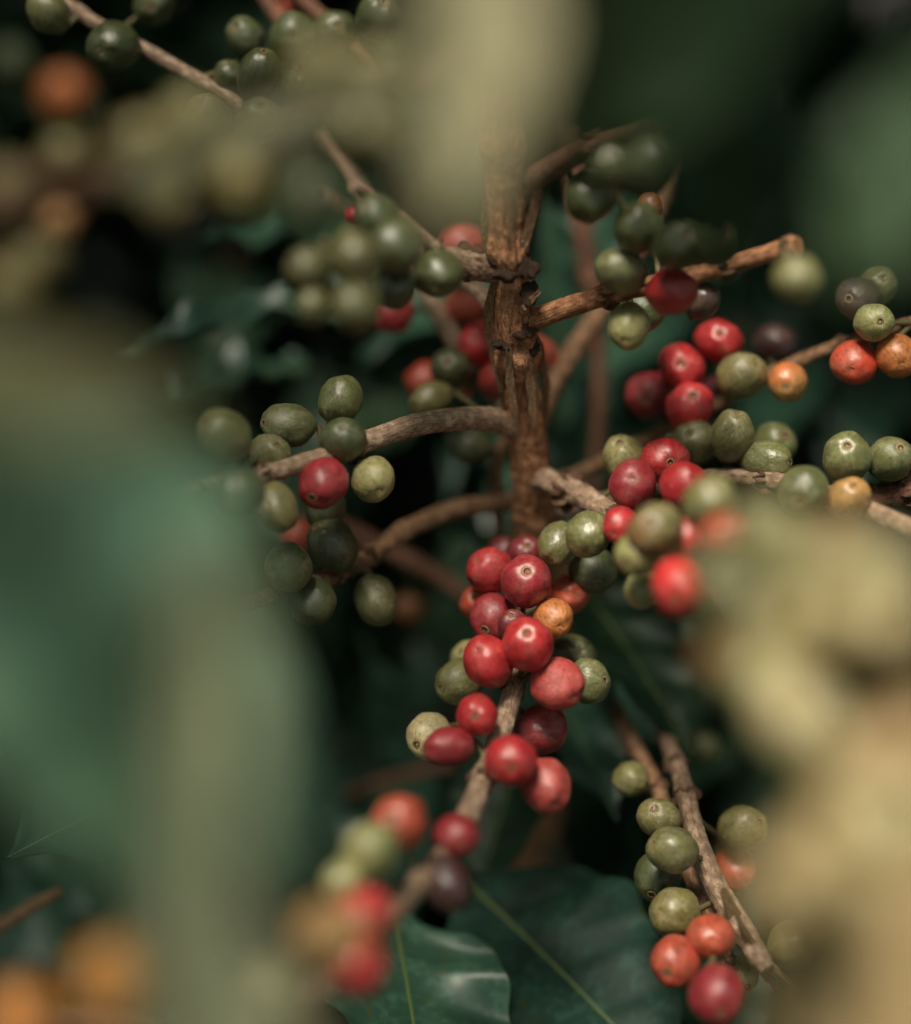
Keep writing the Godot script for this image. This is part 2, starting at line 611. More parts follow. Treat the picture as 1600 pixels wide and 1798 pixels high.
# one leaf with its midrib under a parent; ends given in the photograph's frame
func leaf(parent: Node3D, a: Vector3, b: Vector3, face: Vector3, wide: float, bend: float, wave: float, mat: Material, label := "", fold := 0.25, fine := 1) -> MeshInstance3D:
	var o0 := spot_of(parent)
	var s := rng.randf() * 10.0
	var f := eye.basis * face
	var o := put(leaf_shape(a - o0, b - o0, f, wide, bend, wave, s, 16 * fine, 44 * fine, fold), "leaf", mat, parent)
	if label != "":
		o.set_meta("label", label)
	var l := b - a
	var side := l.cross(f).normalized()
	var up := side.cross(l).normalized()
	var pts := PackedVector3Array()
	var rad := PackedFloat32Array()
	for i in 8:
		var t := i / 7.0
		pts.append(a - o0 + l * t + up * l.length() * (bend * 2.0 * t * (1.0 - t)))
		rad.append(l.length() * lerpf(0.008, 0.002, t))
	put(tube(pts, rad, 8, 6, 0.02), "midrib", M.midrib, o)
	return o

# ---------------------------------------------------------------- setting

func build_ground():
	# one sheet of dark soil, uneven near the shrub
	var n := 60
	var p := PackedVector3Array()
	var uv := PackedVector2Array()
	for i in n + 1:
		for j in n + 1:
			var fx := float(j) / n * 2.0 - 1.0
			var fz := float(i) / n * 2.0 - 1.0
			var x := signf(fx) * pow(absf(fx), 3.0) * 150.0
			var z := signf(fz) * pow(absf(fz), 3.0) * 150.0
			p.append(Vector3(x, 0.05 * noise.get_noise_2d(x * 60.0, z * 60.0), z))
			uv.append(Vector2(x, z))
	var g := put(sheet(p, uv, n + 1), "ground", M.soil, self)
	tag(g, "dark bare soil under the coffee shrubs", "ground", "", "structure")

func leaf_cloud(called: String, label: String, mat: Material, count: int, lo: Vector3, hi: Vector3, size: float, droop: float, keep: Callable):
	var mm := MultiMesh.new()
	mm.transform_format = MultiMesh.TRANSFORM_3D
	mm.mesh = leaf_shapes[1]
	var found := []
	while found.size() < count:
		var q := Vector3(rng.randf_range(lo.x, hi.x), rng.randf_range(lo.y, hi.y), rng.randf_range(lo.z, hi.z))
		if keep.call(q):
			var yaw := rng.randf() * TAU
			var d := Vector3(cos(yaw), -droop + rng.randf_range(-0.35, 0.35), sin(yaw)).normalized()
			var s := size * rng.randf_range(0.75, 1.2)
			found.append(aim(q, d, Vector3.UP + Vector3(rng.randf_range(-0.4, 0.4), 0, rng.randf_range(-0.4, 0.4)), s))
	mm.instance_count = count
	for i in count:
		mm.set_instance_transform(i, found[i])
	var o := MultiMeshInstance3D.new()
	o.multimesh = mm
	o.material_override = mat
	o.name = numbered(called)
	add_child(o, true)
	tag(o, label, "foliage", "", "stuff")

func aim(where: Vector3, dir: Vector3, face: Vector3, size: float) -> Transform3D:
	var side := face.cross(dir).normalized()
	var up := dir.cross(side).normalized()
	return Transform3D(Basis(side * size, up * size, dir * size), where)

func build_canopy():
	# the canopy, unseen leaves added for shade, and neighbours arched in round the gap in which the photograph is taken
	leaf_cloud("canopy_foliage", "mass of dark coffee leaves above and behind the trunk", M.leaf_dark, 6000, Vector3(-1.8, 1.18, -2.4), Vector3(1.6, 2.1, -0.22), 0.15, 0.45,
		func(q): return q.y > 1.24 + 0.10 * absf(q.x) + maxf(0.0, q.z + 0.48) * 1.15)
	leaf_cloud("added_shade_foliage", "unseen leaves added overhead to shade the outer branches", M.leaf_dark, 140, Vector3(-0.55, 1.37, -0.25), Vector3(0.55, 1.55, 0.16), 0.14, 0.25,  # out of view, added only to dim the outer cherries
		func(q): return q.x > 0.09 or (q.x < -0.11 and q.z > 0.0))
	leaf_cloud("hedge_foliage", "deep wall of dark out of focus leaves at the back", M.leaf_dark, 8500, Vector3(-2.0, 0.05, -2.5), Vector3(2.0, 1.7, -0.62), 0.16, 0.5,
		func(q): return q.z < -0.80 or q.y < 0.72 or absf(q.x) > 0.85)
	leaf_cloud("sky_blocking_foliage", "unseen neighbouring shrubs on all sides, arched inward to block sky light", M.leaf_dark, 9000, Vector3(-2.1, 0.05, -0.8), Vector3(2.1, 2.5, 2.2), 0.17, 0.5,  # unseen shrubs, raised and closed inward to narrow the light from the sky
		func(q): return Vector2(q.x, q.z - 0.22).length() > 0.85 + 0.10 * sin(q.x * 5.0) - maxf(0.0, q.y - 1.45) * 0.34)
	leaf_cloud("undergrowth_foliage", "low dark leaves filling the gap under the branches", M.leaf_dark, 1100, Vector3(-0.9, 0.1, -0.8), Vector3(0.9, 0.72, 0.25), 0.16, 0.5,
		func(q): return q.y < 0.66 - 0.35 * maxf(q.z, 0.0))

# a leafy side shoot of a shrub behind: stem and pairs of leaves
func leafy_shoot(label: String, spec: Array, pairs: int, size: float, mat: Material, group := "leafy shoots behind the trunk"):
	var pr := run_of(spec)
	var t := thing("coffee_shoot", pr[0][0], label, "leafy shoot", group)
	put(tube(pr[0], pr[1], 10, 10, 0.05, [], 0.0, t.position, rng.randf() * 9.0), "stem", M.bark_dark, t)
	var sp := spline(pr[0], pr[1], 10)
	var n: int = sp[0].size()
	for k in pairs:
		var i := int((k + 0.7) / pairs * (n - 2))
		var along: Vector3 = (sp[0][i + 1] - sp[0][i]).normalized()
		var side := along.cross(Vector3.UP).normalized()
		for s in [-1.0, 1.0]:
			var d: Vector3 = (side * s + along * rng.randf_range(0.2, 0.8) + Vector3(0, rng.randf_range(-0.7, -0.1), 0)).normalized()
			var o := put(leaf_shapes[rng.randi_range(0, 4)], "leaf", mat, t)
			o.transform = aim(sp[0][i] - t.position, d, Vector3(rng.randf_range(-0.3, 0.3), 1, rng.randf_range(-0.3, 0.3)), size * rng.randf_range(0.8, 1.15))

func build_background():
	leafy_shoot("dark leafy shoot behind the upper left corner of the picture", [[-250, 350, 1.05, 16], [60, 180, 1.0, 13], [420, 60, 0.98, 8]], 5, 0.13, M.leaf_dark)
	leafy_shoot("dark leafy shoot behind the cherries at the top left of centre", [[350, 520, 1.0, 16], [560, 300, 0.95, 13], [760, 120, 0.92, 8]], 5, 0.13, M.leaf_dark)
	leafy_shoot("dark leafy shoot behind the arched left branch", [[120, 980, 0.98, 16], [380, 860, 0.93, 13], [660, 800, 0.90, 8]], 5, 0.14, M.leaf_dark)
	leafy_shoot("teal lit leafy shoot behind the fork right of the trunk", [[1120, 960, 0.86, 14], [1060, 760, 0.84, 11], [1000, 520, 0.82, 8]], 4, 0.12, M.leaf_teal)
	leafy_shoot("dark leafy shoot behind the red cherries on the right", [[1650, 760, 0.95, 16], [1400, 620, 0.9, 13], [1180, 540, 0.88, 8]], 5, 0.13, M.leaf_teal)
	leafy_shoot("dark leafy shoot behind the upper right corner of the picture", [[1750, 420, 1.0, 16], [1450, 260, 0.96, 13], [1180, 120, 0.94, 8]], 5, 0.14, M.leaf_dark)
	leafy_shoot("teal leafy shoot low behind the hanging red cherries", [[420, 1420, 0.88, 14], [640, 1300, 0.84, 11], [960, 1240, 0.80, 8]], 4, 0.12, M.leaf_teal)
	leafy_shoot("dark leafy shoot low behind the lower right twig", [[1650, 1500, 0.95, 14], [1380, 1300, 0.88, 11], [1120, 1160, 0.85, 8]], 5, 0.13, M.leaf_dark)
	leafy_shoot("dark leafy shoot under the lower left corner of the picture", [[-200, 1900, 0.78, 14], [60, 1760, 0.76, 11], [330, 1660, 0.74, 8]], 4, 0.11, M.leaf_dusty)
	leafy_shoot("dark leafy shoot behind the bottom of the trunk", [[760, 1180, 0.92, 14], [900, 1020, 0.88, 11], [1100, 900, 0.86, 8]], 4, 0.13, M.leaf_dark)

# ---------------------------------------------------------------- the shrub in focus

func build_plant():
	plant = thing("coffee_shrub", Vector3(at(940, 1300, 0.72).x, 0, at(940, 1300, 0.72).z), "coffee shrub with a cracked brown trunk and bare forking branches in the middle", "coffee shrub")
	var foot := eye.affine_inverse() * (plant.position + Vector3(0, -0.03, -0.02))
	var foot_px := [800.0 - foot.x / foot.z * F_PX, 899.0 + foot.y / foot.z * F_PX, -foot.z, 130]
	var tr := branch("trunk", plant, [[872, -120, 0.505, 62], [880, 150, 0.525, 64], [888, 330, 0.548, 68], [893, 450, 0.562, 64], [903, 570, 0.577, 74], [912, 670, 0.592, 66], [926, 770, 0.607, 68], [934, 860, 0.620, 70], [940, 960, 0.640, 84], [950, 1300, 0.72, 90], foot_px], M.trunk, [0.052, 0.083, 0.115, 0.19, 0.225], 0.085, 72, 26, 0.10)
	tr.set_meta("label", "reddish brown cracked trunk with dark knobbly joints")
	# limbs, each from the trunk outwards
	branch("branch", plant, [[930, 752, 0.606, 62], [880, 740, 0.598, 46], [830, 734, 0.588, 42], [740, 744, 0.575, 40], [650, 772, 0.566, 38], [560, 806, 0.558, 37], [470, 832, 0.548, 34], [400, 845, 0.535, 30], [300, 868, 0.51, 28], [120, 905, 0.46, 25]], M.bark_pale, [0.36, 0.52, 0.66], 0.07, 24, 22, 0.02).set_meta("label", "arched pale branch reaching left from the trunk")
	branch("branch", plant, [[945, 870, 0.645, 44], [880, 884, 0.642, 34], [800, 894, 0.636, 34], [715, 930, 0.626, 33], [672, 958, 0.616, 32], [630, 990, 0.604, 32], [560, 1020, 0.590, 31], [480, 1044, 0.575, 28], [380, 1085, 0.55, 24]], M.bark, [0.36, 0.50, 0.62], 0.08, 20, 20, 0.03).set_meta("label", "lower left branch with swollen joints running behind the hanging cherries")
	branch("branch", plant, [[905, 575, 0.582, 70], [950, 556, 0.572, 40], [1000, 538, 0.567, 38], [1080, 515, 0.562, 35], [1160, 498, 0.558, 33], [1250, 476, 0.552, 33], [1330, 452, 0.546, 33], [1380, 436, 0.541, 31], [1402, 432, 0.538, 34]], M.limb, [0.36, 0.55, 0.74, 0.96], 0.07, 24, 20, 0.03).set_meta("label", "orange brown branch rising right from the middle of the trunk")
	branch("branch", plant, [[895, 474, 0.566, 60], [850, 470, 0.562, 46], [800, 455, 0.556, 40], [770, 440, 0.552, 24], [730, 405, 0.545, 22], [690, 372, 0.538, 22], [640, 340, 0.53, 22], [618, 326, 0.525, 20]], M.bark_pale, [0.20, 0.42], 0.07, 20, 18, 0.03).set_meta("label", "short stub and thin pale twig going up and left from the upper joint")
	branch("branch", plant, [[900, 585, 0.59, 46], [850, 520, 0.60, 30], [800, 485, 0.615, 28], [700, 420, 0.64, 24], [560, 340, 0.68, 20]], M.bark_pale, [0.5], 0.05, 16, 14)
	branch("branch", plant, [[925, 735, 0.625, 40], [870, 690, 0.636, 34], [810, 615, 0.648, 33], [770, 550, 0.656, 31], [725, 475, 0.664, 29], [650, 360, 0.68, 24], [560, 220, 0.70, 20]], M.bark_pale, [0.38, 0.6], 0.05, 16, 14).set_meta("label", "straight pale twig slanting up and left behind the trunk")
	branch("branch", plant, [[930, 765, 0.625, 50], [965, 690, 0.634, 36], [1000, 625, 0.645, 38], [1050, 555, 0.655, 36], [1080, 500, 0.665, 30], [1180, 330, 0.70, 26], [1250, 180, 0.72, 22]], M.bark, [0.4], 0.06, 16, 14).set_meta("label", "grey brown limb slanting up and right behind the trunk")
	branch("branch", plant, [[935, 880, 0.625, 56], [950, 842, 0.612, 44], [985, 855, 0.602, 44], [1030, 876, 0.592, 44], [1085, 908, 0.578, 34], [1150, 955, 0.556, 32], [1230, 1030, 0.51, 30], [1330, 1130, 0.455, 28], [1450, 1260, 0.40, 26], [1640, 1420, 0.345, 24]], M.bark_pale, [0.10, 0.19, 0.27, 0.42, 0.60], 0.10, 24, 20, 0.05).set_meta("label", "pale knobbly branch running down and right towards the lens")
	branch("branch", plant, [[935, 855, 0.635, 40], [1010, 835, 0.640, 28], [1100, 790, 0.635, 27], [1180, 748, 0.630, 26], [1290, 690, 0.625, 25], [1390, 640, 0.618, 24], [1460, 612, 0.61, 24], [1540, 585, 0.60, 24], [1660, 550, 0.58, 22]], M.bark, [0.4, 0.55, 0.75], 0.06, 16, 16).set_meta("label", "thin brown branch behind the red cherries on the right")
	branch("branch", plant, [[940, 905, 0.64, 40], [1060, 880, 0.625, 30], [1180, 850, 0.605, 28], [1265, 838, 0.590, 30], [1330, 842, 0.580, 31], [1400, 853, 0.570, 32], [1490, 880, 0.557, 32], [1560, 910, 0.545, 34], [1680, 960, 0.52, 32]], M.bark_pale, [0.38, 0.55, 0.72], 0.06, 20, 18).set_meta("label", "smooth pale branch under the olive cherries at the right edge")
	branch("branch", plant, [[938, 960, 0.645, 46], [925, 1010, 0.622, 32], [915, 1080, 0.598, 30], [908, 1180, 0.575, 31], [885, 1265, 0.562, 38], [852, 1360, 0.543, 40], [822, 1430, 0.527, 42], [775, 1505, 0.508, 40], [700, 1590, 0.480, 40], [600, 1700, 0.44, 36], [450, 1850, 0.39, 34]], M.bark_pale, [0.20, 0.30, 0.43, 0.53, 0.63, 0.75], 0.08, 26, 24, 0.05).set_meta("label", "grey brown branch coming towards the lens between the hanging red cherries")
	branch("branch", plant, [[945, 1110, 0.69, 34], [860, 1075, 0.70, 30], [760, 1005, 0.715, 28], [660, 955, 0.73, 26], [520, 880, 0.76, 22]], M.bark_dark, [0.5], 0.05, 14, 12).set_meta("label", "blurred dark red brown limb low behind the trunk")
	branch("branch", plant, [[945, 1330, 0.73, 30], [830, 1338, 0.735, 24], [690, 1368, 0.75, 20], [600, 1400, 0.78, 16]], M.bark_dark, [0.5], 0.05, 14, 12)
	branch("branch", plant, [[925, 745, 0.64, 34], [880, 790, 0.645, 26], [872, 850, 0.655, 24], [880, 960, 0.675, 22], [900, 1120, 0.70, 26]], M.bark, [0.3], 0.05, 14, 12)
	branch("branch", plant, [[945, 1120, 0.70, 40], [1020, 1150, 0.72, 30], [1070, 1220, 0.69, 26], [1108, 1300, 0.642, 28], [1150, 1375, 0.612, 30], [1172, 1440, 0.598, 32], [1215, 1540, 0.585, 30], [1250, 1610, 0.575, 26], [1285, 1690, 0.565, 18]], M.bark, [0.35, 0.52, 0.68], 0.10, 20, 18, 0.04).set_meta("label", "left one of the two strands of the lower right twig")
	branch("branch", plant, [[945, 1080, 0.69, 40], [1060, 1130, 0.72, 30], [1140, 1230, 0.68, 28], [1185, 1335, 0.618, 30], [1205, 1400, 0.592, 34], [1222, 1470, 0.577, 36], [1252, 1545, 0.568, 40], [1290, 1615, 0.560, 48], [1325, 1670, 0.553, 40], [1348, 1704, 0.548, 26]], M.bark_pale, [0.32, 0.42, 0.52, 0.62, 0.72], 0.11, 24, 22, 0.06).set_meta("label", "scaly pale strand of the lower right twig ending in a point")
	branch("branch", plant, [[892, 352, 0.558, 56], [950, 308, 0.540, 42], [1030, 268, 0.520, 38], [1140, 236, 0.492, 34], [1300, 196, 0.455, 32]], M.bark_dark, [0.4, 0.62], 0.06, 18, 14, 0.03).set_meta("label", "blurred brown branch going up and right from the top of the trunk")
	# peeling strips and dark crust on the trunk
	flake([[1268, 1560], [1300, 1630], [1366, 1738]], 0.551, 13, "pale frayed sheath at the end of the scaly twig")
	flake([[1290, 1600], [1318, 1668], [1346, 1722]], 0.546, 7)
	flake([[1300, 1620], [1340, 1680], [1392, 1728]], 0.547, 6)
	flake([[948, 318], [938, 372], [922, 425], [917, 440]], 0.541, 9, "pale strip of bark curling off the right of the trunk")
	flake([[858, 330], [852, 400], [856, 470]], 0.548, 8)
	flake([[866, 500], [858, 560], [872, 640], [880, 690]], 0.566, 10)
	flake([[948, 512], [926, 535], [918, 545]], 0.560, 6)
	flake([[893, 610], [897, 680], [906, 742]], 0.574, 8)
	flake([[925, 630], [934, 690], [936, 750]], 0.578, 9)
	flake([[868, 580], [880, 660], [884, 720]], 0.578, 7)
	flake([[905, 340], [900, 390], [893, 440]], 0.535, 7)
	flake([[948, 600], [958, 680], [952, 745]], 0.590, 8)
	crust(at(885, 484, 0.5573), 0.0042, 0.0019)
	crust(at(926, 470, 0.5578), 0.0032, 0.0036)
	crust(at(932, 515, 0.5623), 0.0026, 0.0043)
	crust(at(920, 578, 0.5718), 0.0036, 0.0031)
	crust(at(880, 606, 0.5743), 0.0029, 0.0019)
	crust(at(866, 452, 0.5578), 0.0021, 0.0029)
	crust(at(934, 612, 0.5778), 0.0024, 0.0026)
	# leaves of the shrub itself
	leaf(plant, at(688, 1590, 0.625), at(765, 2080, 0.54), Vector3(0.35, 0.75, 0.55), 0.62, 0.05, 0.05, M.leaf_dusty, "dusty wavy leaf under the hanging branch with a pale midrib", 0.2, 2)
	leaf(plant, at(815, 1545, 0.645), at(1200, 1930, 0.585), Vector3(-0.1, 0.75, 0.65), 0.66, 0.06, 0.03, M.leaf_big, "big dark leaf at the bottom between the hanging branch and the lower right twig", 0.15, 2)
	leaf(plant, at(900, 1100, 0.69), at(1085, 1440, 0.645), Vector3(0.35, 0.65, 0.65), 0.5, 0.08, 0.03, M.leaf_teal, "dark teal leaf behind the hanging cherries, right of their branch", 0.2)
	leaf(plant, at(1000, 1000, 0.69), at(1215, 1325, 0.632), Vector3(0.25, 0.6, 0.75), 0.46, 0.06, 0.03, M.leaf_dark)
	leaf(plant, at(960, 1200, 0.70), at(830, 1600, 0.655), Vector3(-0.25, 0.7, 0.65), 0.45, 0.08, 0.03, M.leaf_dark)
	leaf(plant, at(1120, 1480, 0.78), at(1330, 1900, 0.70), Vector3(0.2, 0.8, 0.55), 0.55, 0.08, 0.04, M.leaf_dark)
	leaf(plant, at(1080, 1120, 0.80), at(1010, 1390, 0.72), Vector3(0.45, 0.6, 0.65), 0.52, 0.10, 0.03, M.leaf_teal)
	leaf(plant, at(640, 1440, 0.80), at(640, 1120, 0.77), Vector3(0.5, 0.5, 0.7), 0.42, 0.10, 0.04, M.leaf_teal)
	leaf(plant, at(985, 750, 0.76), at(950, 330, 0.72), Vector3(0.25, 0.35, 0.85), 0.34, 0.06, 0.02, M.leaf_teal, "tall teal leaf standing behind the right side of the trunk")
	leaf(plant, at(640, 560, 0.70), at(205, 628, 0.66), Vector3(0.1, 0.9, 0.4), 0.30, 0.10, 0.03, M.leaf_teal, "wavy edged teal leaf lying flat left of the trunk", 0.35)
	leaf(plant, at(560, 640, 0.74), at(250, 735, 0.69), Vector3(0.0, 0.85, 0.5), 0.35, 0.10, 0.05, M.leaf_teal)
	leaf(plant, at(640, 470, 0.78), at(350, 420, 0.72), Vector3(0.1, 0.9, 0.4), 0.36, 0.10, 0.05, M.leaf_teal)
	leaf(plant, at(700, 700, 0.80), at(480, 860, 0.77), Vector3(0.3, 0.8, 0.5), 0.4, 0.10, 0.03, M.leaf_dark)
	leaf(plant, at(1060, 900, 0.80), at(1000, 610, 0.75), Vector3(-0.2, 0.5, 0.8), 0.45, 0.10, 0.03, M.leaf_teal)
	leaf(plant, at(1250, 640, 0.78), at(1300, 460, 0.72), Vector3(-0.3, 0.7, 0.6), 0.5, 0.10, 0.03, M.leaf_teal)
	leaf(plant, at(960, 1050, 0.76), at(760, 920, 0.72), Vector3(0.2, 0.8, 0.5), 0.4, 0.10, 0.03, M.leaf_dark)

func flake(line: Array, z: float, w: float, label := ""):
	# a thin curled strip standing a little off the trunk
	var p := PackedVector3Array()
	var uv := PackedVector2Array()
	var o0 := spot_of(plant)
	var pts := PackedVector3Array()
	var r0 := PackedFloat32Array()
	for k in line.size():
		pts.append(at(line[k][0], line[k][1], z + (line[k][1] - line[0][1]) * 0.00013))
		r0.append(1.0)
	var sp := spline(pts, r0, 8)
	var n: int = sp[0].size()
	var toward := eye.basis.z
	var cols := 9
	for i in n:
		var t := float(i) / (n - 1)
		var along: Vector3 = (sp[0][mini(i + 1, n - 1)] - sp[0][maxi(i - 1, 0)]).normalized()
		var side := along.cross(toward).normalized()
		var wide := w * z / F_PX * (0.35 + 0.65 * sin(PI * clampf(t * 0.9 + 0.08, 0, 1))) * (1.0 + 0.35 * noise_fine.get_noise_2d(i * 9.0, z * 9000.0 + line[0][0]))
		for j in cols:
			var a := TAU * (j % (cols - 1)) / (cols - 1)
			var lift := toward * (0.0008 * sin(a) + 0.0016 * absf(cos(a)) * (1.0 if t > 0.7 or t < 0.2 else 0.4))
			p.append(sp[0][i] - o0 + side * cos(a) * wide + lift)
			uv.append(Vector2(0.3 + 0.05 * j, t * 1.4 + z * 10.0))
	var o := put(sheet(p, uv, cols, true, p[(n / 2) * cols] + Vector3(0, 0, -0.002)), "bark_flake", M.flake, plant)
	if label != "":
		o.set_meta("label", label)

func crust(where: Vector3, r: float, high: float):
	var rows := 12
	var seg := 20
	var p := PackedVector3Array()
	var uv := PackedVector2Array()
	for i in rows + 1:
		var t := PI * i / rows
		for j in seg + 1:
			var a := TAU * (j % seg) / seg
			var d := Vector3(cos(a) * sin(t), cos(t), sin(a) * sin(t))
			var k := 1.0 + 0.9 * noise_fine.get_noise_3d(d.x * 14.0 + where.x * 9000.0, d.y * 14.0, d.z * 14.0) + 0.3 * noise.get_noise_3d(d.x * 70.0, d.y * 70.0 + where.y * 9000.0, d.z * 70.0)
			p.append(eye.basis * Vector3(d.x * r * k, d.y * high * k, d.z * r * 0.45 * k))
			uv.append(Vector2(float(j) / seg, float(i) / rows * 0.3))
	var o := put(sheet(p, uv, seg + 1, true, Vector3.ZERO), "bark_crust", M.crust, plant)
	o.position = where - spot_of(plant)

func build_neighbours():
	# twigs of the shrubs next to it
	var t := thing("coffee_twig", at(-60, -70, 0.63), "thin grey twig slanting down through the top left corner", "coffee twig")
	branch("stem", t, [[-60, -70, 0.63, 26], [60, -10, 0.62, 26], [130, 15, 0.615, 25], [170, 42, 0.612, 24], [285, 104, 0.605, 25], [390, 165, 0.598, 24], [430, 196, 0.594, 22], [462, 222, 0.59, 16]], M.bark_pale, [0.30, 0.49], 0.06, 18, 18)
	t = thing("coffee_twig", at(440, -60, 0.67), "short blurred twig entering from the top edge left of the dark cherries", "coffee twig")
	branch("stem", t, [[440, -60, 0.67, 26], [475, 10, 0.66, 24], [510, 60, 0.65, 22], [540, 140, 0.64, 20], [580, 220, 0.63, 16]], M.bark_dark, [0.5], 0.05, 14, 12)
	t = thing("coffee_twig", at(500, -40, 0.66), "short blurred twig entering from the top edge above the dark cherries", "coffee twig")
	branch("stem", t, [[500, -40, 0.66, 26], [545, 12, 0.65, 24], [590, 50, 0.64, 22], [640, 110, 0.63, 20], [700, 180, 0.62, 16]], M.bark_dark, [0.5], 0.05, 14, 12)
	t = thing("coffee_twig", at(1010, 300, 0.70), "upright blurred reddish twig right of the trunk", "coffee twig")
	branch("stem", t, [[1000, 200, 0.70, 26], [1020, 380, 0.70, 34], [1034, 470, 0.705, 34], [1048, 560, 0.71, 30], [1052, 660, 0.715, 24], [1050, 760, 0.72, 22], [1030, 1000, 0.74, 22]], M.bark_dark, [0.35], 0.05, 14, 12)
	t = thing("coffee_twig", at(1680, 850, 0.57), "thick dark scaly twig end at the right edge", "coffee twig")
	branch("stem", t, [[1700, 845, 0.57, 44], [1620, 858, 0.572, 40], [1575, 868, 0.576, 40], [1535, 874, 0.58, 34], [1490, 880, 0.59, 22]], M.bark_dark, [0.4, 0.7], 0.12, 20, 16, 0.08)
	t = thing("coffee_twig", at(-60, 1655, 0.66), "thin twig at the left edge under the drooping leaf", "coffee twig")
	branch("stem", t, [[-120, 1690, 0.66, 24], [0, 1625, 0.65, 24], [60, 1590, 0.645, 22], [110, 1562, 0.64, 16]], M.bark, [0.5], 0.05, 14, 12)
	t = thing("coffee_twig", at(-80, 560, 0.42), "blurred cherry laden twig close to the lens at the upper left", "coffee twig")
	branch("stem", t, [[-120, 520, 0.40, 30], [60, 420, 0.41, 30], [200, 320, 0.415, 30], [350, 260, 0.42, 28], [520, 220, 0.42, 26], [700, 150, 0.415, 24], [820, 60, 0.41, 20]], M.bark_dark, [0.2, 0.5, 0.7], 0.05, 16, 14)
	t = thing("coffee_twig", at(80, 1900, 0.40), "blurred cherry laden twig close to the lens at the bottom left", "coffee twig")
	branch("stem", t, [[-100, 1850, 0.40, 30], [120, 1800, 0.40, 30], [330, 1830, 0.395, 28], [520, 1810, 0.39, 26], [640, 1900, 0.38, 22]], M.bark, [0.5], 0.05, 14, 12)
	t = thing("coffee_twig", at(1640, 1330, 0.36), "blurred tan twig close to the lens at the lower right", "coffee twig")
	branch("stem", t, [[1750, 1150, 0.36, 36], [1600, 1300, 0.355, 38], [1500, 1430, 0.35, 40], [1450, 1560, 0.345, 40], [1430, 1720, 0.335, 40], [1420, 1950, 0.32, 40]], M.bark_pale, [0.4, 0.6], 0.05, 16, 14)

func near_shoot(label: String, where: Vector3) -> Node3D:
	return thing("coffee_shoot", where, label, "leafy shoot", "blurred shoots close to the lens")

